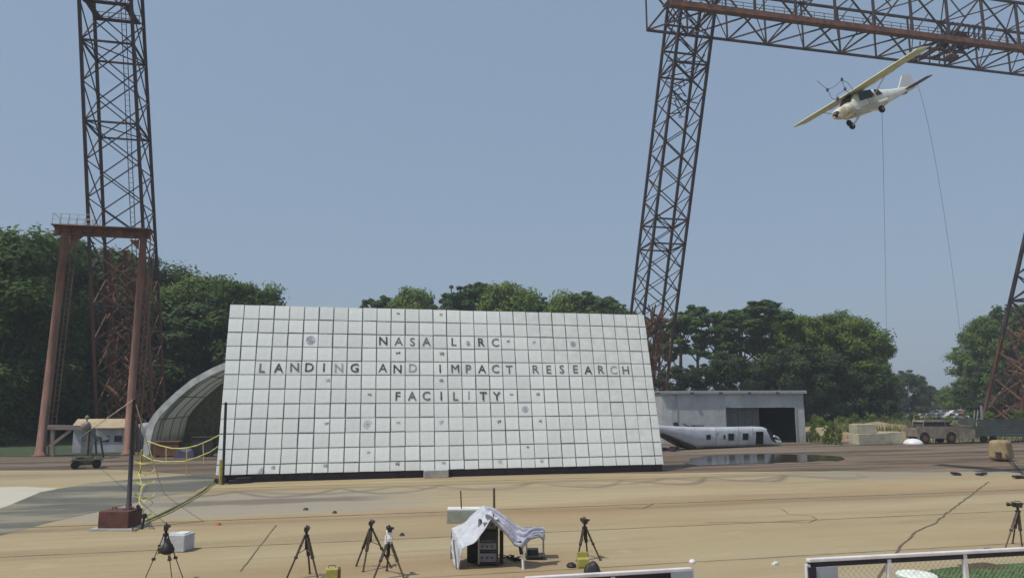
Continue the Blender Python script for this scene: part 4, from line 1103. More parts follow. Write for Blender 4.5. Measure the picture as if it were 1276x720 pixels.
for i in range(5): wallsheet(m5[i], m5[i + 1], oz, HT - .1, i % 2 + (0 if i in (0, 3) else 1))
wallsheet(o1, HW, 0, oz, 0)
DPT = 11
c = MB()
c.prism([hp_(0, .06, 0), hp_(0, .06, HT), hp_(0, DPT, HT - .2), hp_(0, DPT, 0)], HD * .08)
c.prism([hp_(HW - .08, .06, 0), hp_(HW - .08, .06, HT), hp_(HW - .08, DPT, HT - .2), hp_(HW - .08, DPT, 0)], HD * .08)
c.prism([hp_(0, DPT, 0), hp_(HW, DPT, 0), hp_(HW, DPT, HT - .2), hp_(0, DPT, HT - .2)], HN * .08)
c.build('side_wall', m_sheet, hg)
c = MB(); c.prism([hp_(-.25, -.35, HT - .02), hp_(HW + .25, -.35, HT + .02), hp_(HW + .25, DPT + .3, HT - .2), hp_(-.25, DPT + .3, HT - .25)], Vector((0, 0, .14))); c.build('roof', m_sheet, hg)
c = MB(); c.box(hp_(HW / 2, -.38, HT - .08), (HW + .5, .06, .26), HANG).build('fascia', mat('dull_trim', (.34, .36, .36), .6, var=.3), hg)
c = MB(); c.box(hp_((o0 + o1) / 2, -.06, oz + .08), (o1 - o0 + .3, .1, .18), HANG); c.box(hp_(o0 - .08, -.06, oz / 2), (.16, .1, oz), HANG); c.box(hp_(o1 + .08, -.06, oz / 2), (.16, .1, oz), HANG); c.build('door_frame', MATS['dull_trim'], hg)
u_mid = hu(949)
c = MB()
for k in range(5):
    w = (u_mid - o0) / 5; c.box(hp_(o0 + (k + .5) * w, .5, oz / 2), (w - .04, .06, oz), HANG)
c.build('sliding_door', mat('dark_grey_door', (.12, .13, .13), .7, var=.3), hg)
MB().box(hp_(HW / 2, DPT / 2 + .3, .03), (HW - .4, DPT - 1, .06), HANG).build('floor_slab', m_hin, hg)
c = MB(); c.prism([hp_(.2, DPT - .2, .1), hp_(HW - .2, DPT - .2, .1), hp_(HW - .2, DPT - .2, HT - .5), hp_(.2, DPT - .2, HT - .5)], HN * .05); c.prism([hp_(HW - .25, .3, .1), hp_(HW - .25, DPT - .3, .1), hp_(HW - .25, DPT - .3, HT - .5), hp_(HW - .25, .3, HT - .3)], HD * .05); c.build('shade_lining', m_hin, hg)  # dark lining added so the opening looks unlit
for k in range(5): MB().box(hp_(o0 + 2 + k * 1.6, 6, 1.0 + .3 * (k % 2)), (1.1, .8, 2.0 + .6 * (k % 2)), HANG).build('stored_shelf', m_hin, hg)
for k in range(4):
    u = HW * (.2 + .2 * k); MB().box(hp_(u, -.45, HT - .15), (.35, .2, .2), HANG).build('lamp_bracket', M_darkgrey, hg)
for u in (hu(844),): MB().box(hp_(u, -.05, HT / 2), (.10, .08, HT - .2), HANG).build('corner_trim', MATS['dull_trim'], hg)

# ------------------------------------------------------------------ helicopter hull without rotors
KB = gp(900, 558.5)
he = thing('helicopter_hull', 'white stripped helicopter hull without rotors lying before the hangar beside the puddle', 'helicopter', KB)
KU = (gp(970, 556) - gp(868, 560.5)); KU.z = 0; KU.normalize(); KN = Vector((-KU.y, KU.x, 0))
def kp(px, py, d=0.0): return hit(px, py, KB, KN) + KN * d
m_hull = mat('chalky_white_hull', (.52, .54, .575), .55, col2=(.38, .40, .44), scale=.8, bump=.1)
def ku(px): return (kp(px, 545) - KB).dot(KU)
def kz(px, py): return kp(px, py).z
sects = []   # (u, z bottom, z top, half width)
for px, yb, yt, hw in ((812, 538, 529, .55), (826, 539, 530, .75), (846, 548, 531, .95), (868, 557.5, 532, 1.08), (885, 557.8, 532.3, 1.12), (910, 557.2, 532.2, 1.12), (935, 556.6, 531.8, 1.12), (950, 556, 531.5, 1.1), (955, 555.8, 531.7, 1.06), (958.5, 555.6, 533.5, 1.02), (962, 555.4, 540, .97), (965, 555.2, 546.5, .90), (970, 554.8, 547.8, .75), (973, 554, 549.5, .5)):
    sects.append((ku(px), max(.06, kz(px, yb)), kz(px, yt), hw))
c = MB(); NS = 18; vs = []
for u, zb, zt, hw in sects:
    for j in range(NS):
        t = 2 * math.pi * j / NS; ex = 2 / 4.2
        cx = math.copysign(abs(math.cos(t)) ** ex, math.cos(t)); cz = math.copysign(abs(math.sin(t)) ** ex, math.sin(t))
        p = KB + KU * u + KN * (hw * (1 + cx)); vs.append(Vector((p.x, p.y, (zb + zt) / 2 + cz * (zt - zb) / 2)))
ns = len(sects)
c.add(vs, [(i * NS + j, (i + 1) * NS + j, (i + 1) * NS + (j + 1) % NS, i * NS + (j + 1) % NS) for i in range(ns - 1) for j in range(NS)] + [tuple(range(NS)), tuple((ns - 1) * NS + j for j in reversed(range(NS)))])
c.build('fuselage', m_hull, he, smooth=True)
def kbox(px0, py0, px1, py1, name, m, d=-.03, th=.06, par=he):
    a, b, c_, e_ = kp(px0, py0, d), kp(px1, py0, d), kp(px1, py1, d), kp(px0, py1, d)
    return MB().prism([a, b, c_, e_], KN * th).build(name, m, par)
for x0, y0, x1, y1 in ((880.4, 541.8, 885.2, 547.2), (907.6, 540.2, 914.2, 548.2), (925.6, 540.0, 932.2, 547.8)):
    f = kbox(x0 - .6, y0 - .7, x1 + .6, y1 + .7, 'window', M_galv, -.02, .05); kbox(x0, y0, x1, y1, 'pane', mat('matt_dark_pane', (.010, .011, .014), .5, spec=.2, var=.2), -.05, .05, f)
f = kbox(901.6, 541.5, 903.6, 547, 'slot_window', M_glass, -.04, .06)
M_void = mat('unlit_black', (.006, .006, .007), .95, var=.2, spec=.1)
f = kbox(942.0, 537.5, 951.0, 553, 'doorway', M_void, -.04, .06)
c = MB(); c.prism([kp(955.6, 535, -.03), kp(959.5, 535.5, -.03), kp(964.5, 546, -.03), kp(967.5, 551.5, -.03), kp(961.5, 548.5, -.03)], KN * 1.9); c.build('windscreen', M_glass, he)
c = MB(); c.tube([kp(966, 553, .1), kp(974.5, 550.5, .2), kp(972.5, 545.5, .3), kp(967, 543, .3)], .12, 6); c.build('nose_frame', m_hull, he)
c = MB(); c.prism([kp(824, 537.5, .2), kp(829, 537.2, .2), kp(871, 558, .2), kp(862, 559, .2)], KN * 1.8); c.build('rear_ramp', M_black, he)
c = MB(); c.prism([kp(848, 527, .9), kp(851.5, 526, .9), kp(853.5, 533, .9), kp(850, 533.5, .9)], KN * .3); c.build('exhaust', M_black, he)
c = MB()
for a, b in (((858, 528), (866, 532)), ((868, 530.5), (884, 530.5)), ((872, 531.8), (872, 530))): c.tube([kp(*a, .9), kp(*b, .9)], .07, 5)
c.build('roof_pipe', M_darkgrey, he)
for px in (892, 920, 938): kbox(px, 532.2, px + .5, 557, 'panel_seam', M_galv, -.012, .02)
kbox(870, 555.4, 960, 556.0, 'keel_strip', mat('brown_keel', (.13, .08, .07), .8), -.02, .04)
kbox(828, 534.5, 842, 535.4, 'panel_seam', M_galv, .22, .03)
for px in (838, 846):
    pass
q = gp(836, 562); c = MB()
rr = random.Random(6)
for k in range(9): c.box(q + Vector((rr.uniform(-1, 1.2), rr.uniform(-.2, 1.8), rr.uniform(.08, .3))), (rr.uniform(.3, .9), rr.uniform(.2, .7), rr.uniform(.12, .4)), rr.uniform(0, 3))
tag(c.build('scrap_heap', M_frame, None, origin=q), 'dark heap of scrap under the raised tail of the helicopter hull', 'scrap heap')
q = gp(1000, 553.6); c = MB()
for s in (-.15, .15): c.tube([q + Vector((s, 0, 0)), q + Vector((s, 0, .55))], .04, 5)
# ------------------------------------------------------------------ clutter at the right
m_blk = mat('tan_concrete_block', (.46, .42, .32), .9, col2=(.33, .30, .22), scale=1.2, bump=.4)
def big_block(px, py, w, h, d, a, lab):
    q = gp(px, py); c = MB().box(q + CDIR * d / 2 + Vector((0, 0, h / 2)), (w, d, h), a)
    return tag(c.build('stacked_block', m_blk, None, origin=q, bevel=.06), lab, 'block', 'tan blocks in the yard')
b1 = big_block(1090, 554, 4.3, 1.25, 1.6, ROTL + .05, 'long tan block lying under a smaller one left of the white dome')
q = gp(1083, 554) + CDIR * .8 + Vector((0, 0, 1.26)); tag(MB().box(q + Vector((0, 0, .5)), (2.5, 1.4, 1.0), ROTL - .08).build('stacked_block', m_blk, None, origin=q, bevel=.06), 'tan block resting on top of the long one', 'block', 'tan blocks in the yard')
big_block(1115, 553, 2.3, 1.35, 1.5, ROTL - .1, 'tan block standing nearest the white dome')
big_block(1076, 552, 1.6, 2.1, 1.4, ROTL + .3, 'upright tan block at the left of the block stack')
def mound(name, px, py, w, d, h, m, lab, cat, seed, nx=22, ny=14):
    q = gp(px, py); rr = random.Random(seed); ph = [rr.uniform(0, 6) for _ in range(6)]
    def f(a, b):
        e_ = max(0, math.sin(math.pi * a) * math.sin(math.pi * b)) ** .55
        z = h * e_ * (1 + .22 * math.sin(7 * a + ph[0]) + .15 * math.sin(11 * b + 9 * a + ph[1]) + .1 * math.sin(23 * a + ph[2]) * math.sin(17 * b + ph[3]))
        return q + LDIR * ((a - .5) * w) + CDIR * (b * d) + Vector((0, 0, z - .05))
    c = MB().grid(f, nx, ny)
    return tag(c.build(name, m, None, smooth=True, origin=q), lab, cat)
m_soil = mat('tan_soil', (.34, .25, .155), .95, col2=(.22, .17, .10), scale=.5, bump=.8)
mound('soil_mound', 1108, 549, 18, 12, 2.0, m_soil, 'long tan soil mound behind the tan blocks', 'soil mound', 3, 40, 20)
q = gp(1138, 553.5); t = thing('white_dome', 'small white domed cover on the ground left of the wrecked jeep', 'dome', q)
MB().lathe(q, [(1.0, 0), (1.02, .12), (.95, .3), (.72, .5), (.4, .62), (.05, .66)], 20).build('shell', M_white, t, smooth=True); MB().lathe(q, [(1.12, 0), (1.12, .06), (1.0, .07)], 20).build('skirt', M_galv, t)
# wrecked jeep
JBp = gp(1182, 552.5); jp_ang = ROTL
je = thing('wrecked_jeep', 'dusty beige open jeep with rusty front and no doors beside the soil mound', 'jeep', JBp)
def jq(u, v, z): return JBp + LDIR * u + CDIR * v + Vector((0, 0, z * 1.38))
m_jeep = mat('dusty_beige_paint', (.27, .25, .19), .8, col2=(.17, .13, .095), scale=1.0, bump=.2)
prof_j = [(-3.9, .55), (-3.9, 1.35), (-3.5, 1.5), (-1.0, 1.42), (-.8, 1.42), (.9, 1.45), (1.0, 1.5), (3.1, 1.3), (3.6, 1.05), (3.75, .5), (2.6, .45), (2.1, 1.05), (1.6, 1.2), (1.0, 1.05), (.55, .45), (-1.9, .45), (-2.2, 1.0), (-2.8, 1.15), (-3.3, .95), (-3.5, .5)]
# wheels near px 1152 and 1186 -> u
uw1 = (hit(1153, 548, JBp, CDIR) - JBp).dot(LDIR); uw2 = (hit(1186, 548, JBp, CDIR) - JBp).dot(LDIR); ue = (hit(1221, 548, JBp, CDIR) - JBp).dot(LDIR)
ul = (hit(1144, 548, JBp, CDIR) - JBp).dot(LDIR)
def arch(uc): return [(uc + .74 * math.cos(a), .42 + .55 * math.sin(a)) for a in [0.0, .6, 1.2, 1.57, 1.94, 2.54, 3.14]]
pj = [(ul, .55), (ul, 1.35), (ul + .2, 1.45), (uw2 - .9, 1.40), (uw2 + .7, 1.38), (ue - .5, 1.15), (ue, .9), (ue, .5), (ue - .1, .42)] + arch(uw2) + arch(uw1) + [(ul + .05, .45)]
c = MB()
for v0 in (0.0, 1.75): c.prism([jq(u, v0, z) for u, z in pj], CDIR * .1)
c.prism([jq(u, .1, z) for u, z in [(ul, .6), (uw2 - .8, .6), (uw2 - .8, .7), (ul, .7)]], CDIR * 1.65)
c.prism([jq(u, .1, z) for u, z in [(uw2 - .3, 1.36), (uw2 + .7, 1.34), (ue - .5, 1.12), (ue - .1, .88), (ue - .1, .8), (uw2 - .3, 1.2)]], CDIR * 1.65)
c.prism([jq(u, .1, z) for u, z in [(ul, .7), (ul + .1, .7), (ul + .1, 1.34), (ul, 1.34)]], CDIR * 1.65)
c.build('body', m_jeep, je)
c = MB(); c.prism([jq(u, .1, z) for u, z in [(uw2 + .6, 1.42), (ue - .9, 1.3), (ue - .8, 1.45), (uw2 + .5, 1.62), (uw2 - .1, 1.55)]], CDIR * 1.5); c.build('bonnet', mat('rusty_beige', (.36, .27, .22), .8, col2=(.17, .08, .06), scale=1.5), je)
for u_ in (uw1, uw2):
    for v in (-.02, 1.6): w = MB().lathe(jq(u_, v + .12, .42), [(.36, -.15), (.57, -.14), (.60, 0), (.57, .14), (.36, .15)], 18, 'Y', rm=Matrix.Rotation(ROTL, 3, 'Z')).build('wheel', M_rubber, je); 
    MB().lathe(jq(u_, -.02, .42), [(.05, -.06), (.32, -.04), (.34, .03)], 12, 'Y', rm=Matrix.Rotation(ROTL, 3, 'Z')).build('rim', M_rust, je)
c = MB()
for v in (.1, 1.7): c.tube([jq(uw2 - .55, v, 1.4), jq(uw2 - .95, v, 2.25), jq(ul + 1.3, v, 2.3), jq(ul + .9, v, 1.4)], .05, 5)
c.tube([jq(uw2 - .95, .1, 2.25), jq(uw2 - .95, 1.7, 2.25)], .05, 5); c.tube([jq(uw2 - .55, .1, 1.45), jq(uw2 - .55, 1.7, 1.45)], .05, 5); c.build('roll_frame', m_jeep, je)
c = MB(); c.prism([jq(u, .12, z) for u, z in [(ul + .9, 1.36), (uw2 + .3, 1.36), (uw2 - .1, 1.78), (ul + 1.2, 1.80)]], CDIR * 1.6); c.build('cab_shade_block', M_frame, je)  # solid dark block standing for the shaded inside of the open cab
c = MB(); c.prism([jq(u, .05, z) for u, z in [(ul + 1.0, 1.78), (uw2 + .0, 1.76), (uw2 - .1, 1.86), (ul + 1.1, 1.90)]], CDIR * 1.75); c.build('cab_roof', m_jeep, je)
for u_ in (ul + 1.6, ul + 2.6): c = MB().box(jq(u_, .6, 1.2), (.5, .5, .9), ROTL); c.box(jq(u_ , 1.3, 1.2), (.5, .5, .9), ROTL); c.build('seat', M_darkgrey, je)
MB().box(jq(ue + .03, .9, .78), (.08, 1.8, .22), ROTL).build('bumper', M_rust, je)
# flatbed trailer with dark green sides
TRB = gp(1262, 551); tr_ = thing('cargo_trailer', 'long dark green cargo trailer at the right edge behind the tan tank', 'trailer', TRB)
def tq_(px, py, d=0): return hit(px, py, TRB, CDIR) + CDIR * d
m_tg = mat('dark_green_trailer', (.075, .09, .085), .7, col2=(.05, .055, .05), scale=.8)
for k in range(5):
    y0 = 522.5 + k * 3.6; c = MB().prism([tq_(1218, y0), tq_(1310, y0 + .4), tq_(1310, y0 + 3.8), tq_(1218, y0 + 3.4)], CDIR * .08); c.build('side_board', m_tg, tr_)
c = MB().prism([tq_(1216, 540.5), tq_(1310, 541.5), tq_(1310, 544), tq_(1216, 543)], CDIR * 2.4); c.build('bed', m_tg, tr_)
c = MB(); c.box((tq_(1216, 531) + tq_(1216, 531, 2.4)) / 2, (.1, 2.4, 1.8), ROTL); c.build('end_board', m_tg, tr_)
for px in (1228, 1240, 1290, 1302):
    MB().lathe(tq_(px, 547, .25), [(.25, -.14), (.43, -.12), (.43, .12), (.25, .14)], 14, 'Y', rm=Matrix.Rotation(ROTL, 3, 'Z')).build('wheel', M_rubber, tr_)
c = MB(); c.tube([tq_(1232.5, 523, 1), tq_(1231.5, 505, 1)], .14, 6); c.build('pale_stanchion', M_galv, tr_)
for px in (1222, 1226): MB().tube([tq_(px, 525, 1), tq_(px + 1.5, 511, 1)], .07, 5).build('stanchion', M_galv, tr_)
# tan tank on a small stand
KT = gp(1247, 574); tk = thing('tan_tank', 'tan weathered boxy tank with a dark skid at the right edge of the yard', 'tank', KT)
ct_ = hit(1247, 560, KT, CDIR)
rm = Matrix.Rotation(ROTL + .45, 3, 'Z')
MB().box(ct_, (1.75, 1.5, 1.55), rm, taper=.86).build('drum', mat('tan_drum', (.36, .27, .14), .85, col2=(.22, .16, .09), scale=2, bump=.5), tk, bevel=.22)
c = MB()
for x in (-.4, .4): c.box(ct_ + rm @ Vector((x, 0, -.68)), (.12, 1.2, .3), rm)
c.box(ct_ + rm @ Vector((-.85, -.1, -.35)), (.3, .4, .4), rm); c.build('skid', M_frame, tk)
e0 = gp(1252, 573); e1 = gp(1275, 592)
MB().tube([ct_ + Vector((.3, 0, -.3)), e0.lerp(e1, .3) + Vector((0, 0, .5)), e1 + Vector((0, 0, .05))], .05, 6).build('draw_hose', M_frame, tk)
# little dark things on the pad edge
for k, (px, py, s, lab) in enumerate(((1192, 592, .5, 'small dark lump on the pad edge left of the crack'), (1223, 592, .35, 'small dark lump on the pad edge right of the crack'), (1268, 596, .8, 'dark bracket lying under the tan tank hose'))):
    q = gp(px, py); rr = random.Random(k); c = MB()
    for j in range(4): c.box(q + Vector((rr.uniform(-s, s) * .5, rr.uniform(-.2, .2), .06 + .03 * j)), (s * rr.uniform(.4, .9), .25, .12), rr.uniform(-.3, .3))
    tag(c.build('metal_bracket' if k == 2 else 'scrap_lump', M_frame, None, origin=q), lab, 'scrap')

# ------------------------------------------------------------------ far car park
CC = [('white', (.72, .72, .72)), ('silver', (.45, .46, .47)), ('dark blue', (.06, .08, .13)), ('red', (.30, .05, .04)), ('grey', (.22, .23, .24)), ('beige', (.45, .40, .31))]
car_mesh = {}
def car_master(col, name):
    m = mat('car_paint_' + name.replace(' ', '_'), col, .3, .1, var=.1); c = MB()
    side = [(-2.2, .35), (-2.25, .8), (-1.9, .95), (-1.35, 1.02), (-.8, 1.45), (.5, 1.45), (1.15, .98), (2.0, .85), (2.25, .6), (2.2, .35)]
    c.prism([Vector((x, -.85, z)) for x, z in side], (0, 1.7, 0))
    gl = [(-1.2, 1.03), (-.75, 1.38), (.45, 1.38), (.98, 1.0)]
    c.prism([Vector((x, -.87, z)) for x, z in gl], (0, 1.74, 0), 1)
    for x in (-1.4, 1.4):
        for y in (-.82, .82): c.lathe((x, y, .32), [(.2, -.1), (.32, -.1), (.32, .1), (.2, .1)], 10, 'Y', 2)
    me = bpy.data.meshes.new('parked_car'); me.from_pydata(c.v, [], c.f)
    for a in (m, M_glass, M_rubber): me.materials.append(a)
    me.polygons.foreach_set('material_index', c.mi); me.update(); return me
for n_, c_ in CC: car_mesh[n_] = car_master(c_, n_)
rr = random.Random(31)
GP_ = 'cars parked far beyond the mound'
ORDC = ['first', 'second', 'third', 'fourth', 'fifth', 'sixth', 'seventh', 'eighth', 'ninth', 'tenth', 'eleventh', 'twelfth', 'thirteenth', 'fourteenth', 'fifteenth', 'sixteenth', 'seventeenth', 'eighteenth', 'nineteenth', 'twentieth', 'twenty-first', 'twenty-second', 'twenty-third', 'twenty-fourth']
WH = {'white': 'distant white car', 'silver': 'distant silver car', 'dark blue': 'distant dark blue car', 'red': 'distant red car', 'grey': 'distant grey car', 'beige': 'distant beige car'}
k = 0
for row, (Yr, x0, x1, n_) in enumerate(((180, 1108, 1216, 18), (222, 1092, 1208, 20), (260, 1086, 1206, 22), (305, 1084, 1206, 24))):
    i = -1
    for j in range(n_):
        if rr.random() < .10: continue
        i += 1; px = x0 + (x1 - x0) * (j + rr.uniform(-.2, .2)) / n_
        P = aty(px, 497, Yr); cn = rr.choice(['white', 'white', 'silver', 'silver', 'grey', 'dark blue', 'red', 'beige', 'white'])
        o = bpy.data.objects.new('parked_car', car_mesh[cn]); link(o); o.location = (P.x, P.y + rr.uniform(-1, 1), -.05); o.rotation_euler = (0, 0, rr.choice((0.2, math.pi + .2)) + rr.uniform(-.08, .08))
        tag(o, '%s car, %s in the %s row of the far car park' % (cn, ORDC[i] + ' from the left', ('nearest', 'second', 'third', 'farthest')[row]), 'car', GP_)
sheet('car_park', [aty(1060, 497, 190), aty(1230, 497, 190), aty(1215, 497, 340), aty(1070, 497, 340)], -.045, m_asph)

# ------------------------------------------------------------------ light aircraft hanging in the air
PM = Matrix(((-0.8588, 0.3553, -0.3691), (-0.3663, -0.9295, -0.0426), (-0.3583, 0.0986, 0.9284)))
PP = Vector((23.7216, 46.2786, 23.4926))
pl = bpy.data.objects.new('light_aircraft', None); link(pl); pl.location = PP; pl.rotation_euler = PM.to_euler()
tag(pl, 'white high-wing light aircraft with olive-yellow wings dropping nose down below the truss', 'aircraft')
WLOC[pl.name] = Vector((0, 0, 0))
m_wing = mat('olive_yellow_wing', (.56, .55, .37), .55, col2=(.44, .44, .29), scale=.8)
m_air = mat('aircraft_white', (.80, .80, .77), .4, col2=(.55, .56, .50), scale=.9)
m_brn = mat('dark_tail_paint', (.06, .045, .05), .5, var=.3)
m_prim = mat('grey_green_hull', (.58, .59, .54), .5, col2=(.46, .47, .42), scale=1)
def loft(secs, n=16, ex=2.6):
    vs = []
    for x, zb, zt, hw in secs:
        for j in range(n):
            t = 2 * math.pi * j / n; e_ = 2 / ex
            vs.append(Vector((x, 1.12 * hw * math.copysign(abs(math.cos(t)) ** e_, math.cos(t)), (zb + zt) / 2 + (zt - zb) / 2 * math.copysign(abs(math.sin(t)) ** e_, math.sin(t)))))
    m = len(secs); c = MB()
    c.add(vs, [(i * n + j, i * n + (j + 1) % n, (i + 1) * n + (j + 1) % n, (i + 1) * n + j) for i in range(m - 1) for j in range(n)] + [tuple(range(n)), tuple((m - 1) * n + j for j in reversed(range(n)))])
    return c
loft([(-6.2, 1.25, 1.45, .04), (-5.2, 1.12, 1.52, .12), (-3.6, .88, 1.66, .30), (-2.2, .68, 1.86, .46), (-1.3, .60, 2.06, .52), (-.2, .56, 2.12, .54), (.45, .56, 2.02, .54), (.95, .58, 1.62, .52), (1.3, .62, 1.50, .48)]).build('fuselage', m_air, pl, smooth=True)
loft([(1.28, .61, 1.51, .485), (1.8, .68, 1.46, .44), (2.15, .78, 1.36, .34), (2.2, .86, 1.26, .24)]).build('cowling', mat('worn_cowling', (.76, .75, .68), .6, col2=(.36, .30, .18), scale=3), pl, smooth=True)
MB().lathe((2.2, 0, 1.06), [(.16, 0), (.13, .12), (.03, .24)], 12, 'X').build('spinner', M_darkgrey, pl)
c = loft([(-2.4, .64, 1.2, .47), (-1.2, .565, 1.15, .531), (0, .53, 1.12, .55), (1.0, .55, 1.1, .53)], 16); c.build('belly_panel', m_prim, pl, smooth=True)
c = MB()
af = [(.80, .02), (.62, .11), (.1, .17), (-.5, .11), (-1.15, .02), (-.5, -.03), (.1, -.05), (.6, -.04)]
vs = []; st = [(-5.05, .70, 2.21), (-2.5, 1.0, 2.14), (0, 1.0, 2.10), (2.5, 1.0, 2.14), (5.5, .72, 2.22)]
for y, s, z in st: vs += [Vector((x * s - (0 if s == 1 else .05), y, z + zz * s)) for x, zz in af]
c.add(vs, [(i * 8 + j, i * 8 + (j + 1) % 8, (i + 1) * 8 + (j + 1) % 8, (i + 1) * 8 + j) for i in range(4) for j in range(8)] + [tuple(range(8)), tuple(32 + j for j in reversed(range(8)))])
w = c.build('wing', m_wing, pl)
for y0, y1 in ((-5.2, -2.9), (2.9, 5.2)): MB().prism([(-.62, y0, 2.235), (-.62, y1, 2.205), (-.99, y1, 2.165), (-.95, y0, 2.195)], (0, 0, .008)).build('aileron', m_air, w)
for y0, y1 in ((-2.7, -.7), (.7, 2.7)): MB().prism([(-.72, y0, 2.115), (-.72, y1, 2.135), (-1.0, y1, 2.115), (-1.0, y0, 2.095)], (0, 0, -.01)).build('flap', m_air, w)
for s in (-1, 1):
    MB().tube([(-.02, s * .52, .72), (-.08, s * 2.75, 2.08)], .03, 6).build('wing_strut', m_wing, pl)
    MB().tube([(-.25, s * .35, .62), (-.35, s * .8, .42), (-.35, s * 1.18, .26)], [.09, .07, .05], 8).build('gear_leg', m_air, pl)
    t = MB().lathe((-.35, s * 1.25, .25), [(.10, -.09), (.22, -.08), (.25, -.03), (.25, .03), (.22, .08), (.10, .09)], 18, 'Y').build('wheel', M_rubber, pl, smooth=True); MB().lathe((-.35, s * 1.25, .25), [(.03, -.095), (.09, -.095), (.09, .095), (.03, .095)], 10, 'Y').build('hub', M_galv, t)
    MB().prism([(-5.05, s * .08, 1.33), (-5.25, s * 1.72, 1.35), (-5.85, s * 1.72, 1.35), (-6.05, s * .08, 1.33)], (0, 0, .07)).build('tailplane', m_brn if s > 0 else m_wing, pl)
    MB().prism([(-1.25, s * 0.588, 1.35), (.35, s * 0.610, 1.35), (.15, s * 0.594, 1.92), (-1.05, s * 0.571, 1.92)], (0, s * .02, 0)).build('side_window', M_glass, pl)
    MB().prism([(-2.1, s * 0.526, 1.40), (-1.40, s * 0.582, 1.38), (-1.35, s * 0.571, 1.85), (-1.85, s * 0.521, 1.76)], (0, s * .02, 0)).build('rear_window', M_glass, pl)
    MB().prism([(-.45, s * .61, .9), (-.43, s * .61, .9), (-.43, s * .60, 1.9), (-.45, s * .60, 1.9)], (0, s * .012, 0)).build('door_edge', M_darkgrey, pl)
MB().prism([(-4.5, -.05, 1.5), (-5.5, -.05, 2.38), (-6.0, -.05, 2.38), (-6.25, -.05, 1.35), (-5.2, -.05, 1.4)], (0, .10, 0)).build('tail_fin', mat('bright_white_fin', (.60, .60, .60), .4), pl)
MB().prism([(-6.0, -.045, 2.34), (-6.3, -.045, 2.34), (-6.6, -.045, 1.3), (-6.25, -.045, 1.3)], (0, .09, 0)).build('rudder', MATS['bright_white_fin'], pl)
MB().prism([(.47, -.46, 1.98), (.47, .46, 1.98), (1.05, .44, 1.55), (1.05, -.44, 1.55)], (.03, 0, .03)).build('windscreen', M_glass, pl)
MB().tube([(1.3, 0, .7), (1.42, 0, .28)], .05, 8).build('nose_leg', m_air, pl)
MB().lathe((1.42, 0, .25), [(.09, -.08), (.19, -.07), (.23, 0), (.19, .07), (.09, .08)], 18, 'Y').build('nose_wheel', M_rubber, pl, smooth=True)
MB().box((-4.7, 0, 1.15), (.9, .2, .2)).build('tail_patch', m_brn, pl)
WLOC[pl.name] = PP
# released lifting harness above the nose
nz = aty(1060, 120, PP.y - 1); hs = thing('lifting_harness', 'slack lifting harness of thin wires and dark fittings above the aircraft nose', 'harness', nz)
def at2(px, py): return aty(px, py, PP.y - 1)
c = MB()
for a in (((1062, 119), (1053, 112), (1049, 100)), ((1049, 100), (1040, 108), (1031, 112)), ((1031, 112), (1036, 122), (1045, 127)), ((1049, 100), (1056, 103), (1066, 116)), ((1031, 112), (1024, 106), (1018, 101)), ((1053, 112), (1043, 118), (1041, 130))):
    c.tube([at2(*p) for p in a], .022, 4)
c.build('wire', M_wire, hs)
for px, py in ((1049, 99), (1031, 112), (1044, 123), (1053, 111)):
    MB().lathe(at2(px, py), [(.04, -.12), (.09, -.07), (.08, .06), (.03, .10)], 8).build('shackle', M_darkgrey, hs)
# long drop lines
M_cab = mat('pale_cable', (.22, .24, .28), .8)
def dropline(a, g0, mid, lab):
    A = aty(*a, PP.y + 3); B = gp(*g0); M_ = aty(*mid, (A.y + B.y) / 2)
    C_ = M_ * 2 - (A + B) / 2; P = [A * (1 - t) ** 2 + C_ * 2 * t * (1 - t) + B * t * t for t in [i / 30 for i in range(31)]]
    return tag(MB().tube(P, .013, 4).build('trailing_cable', M_cab, None, origin=A), lab, 'cable')
dropline((1099, 138), (1107, 549), (1103, 320), 'left of the two thin cables trailing from the aircraft to the yard')
dropline((1143, 104), (1212, 546), (1180, 290), 'right, slanting one of the two thin cables trailing from the aircraft')

# ------------------------------------------------------------------ trees
def leaf_mat(name, a, b):
    m = bpy.data.materials.new(name); m.use_nodes = True; n, l = m.node_tree.nodes, m.node_tree.links
    bs = n['Principled BSDF']; bs.inputs['Roughness'].default_value = .7; bs.inputs['Specular IOR Level'].default_value = .15
    tc = n.new('ShaderNodeTexCoord'); nz = n.new('ShaderNodeTexNoise'); nz.inputs['Scale'].default_value = .45; nz.inputs['Detail'].default_value = 3
    l.new(tc.outputs['Object'], nz.inputs[0]); oi = n.new('ShaderNodeObjectInfo')
    ad = n.new('ShaderNodeMath'); ad.operation = 'ADD'; l.new(nz.outputs[0], ad.inputs[0])
    m1 = n.new('ShaderNodeMapRange'); m1.inputs[3].default_value = -.25; m1.inputs[4].default_value = .25; l.new(oi.outputs['Random'], m1.inputs[0]); l.new(m1.outputs[0], ad.inputs[1])
    r = n.new('ShaderNodeMapRange'); r.inputs[1].default_value = .25; r.inputs[2].default_value = .75; l.new(ad.outputs[0], r.inputs[0])
    x = n.new('ShaderNodeMix'); x.data_type = 'RGBA'; l.new(r.outputs[0], x.inputs[0]); x.inputs[6].default_value = (*a, 1); x.inputs[7].default_value = (*b, 1)
    l.new(x.outputs[2], bs.inputs['Base Color'])
    tr_ = n.new('ShaderNodeBsdfTranslucent'); l.new(x.outputs[2], tr_.inputs[0]); ms_ = n.new('ShaderNodeMixShader'); ms_.inputs[0].default_value = .30
    l.new(bs.outputs[0], ms_.inputs[1]); l.new(tr_.outputs[0], ms_.inputs[2]); l.new(ms_.outputs[0], n['Material Output'].inputs[0])
    return m
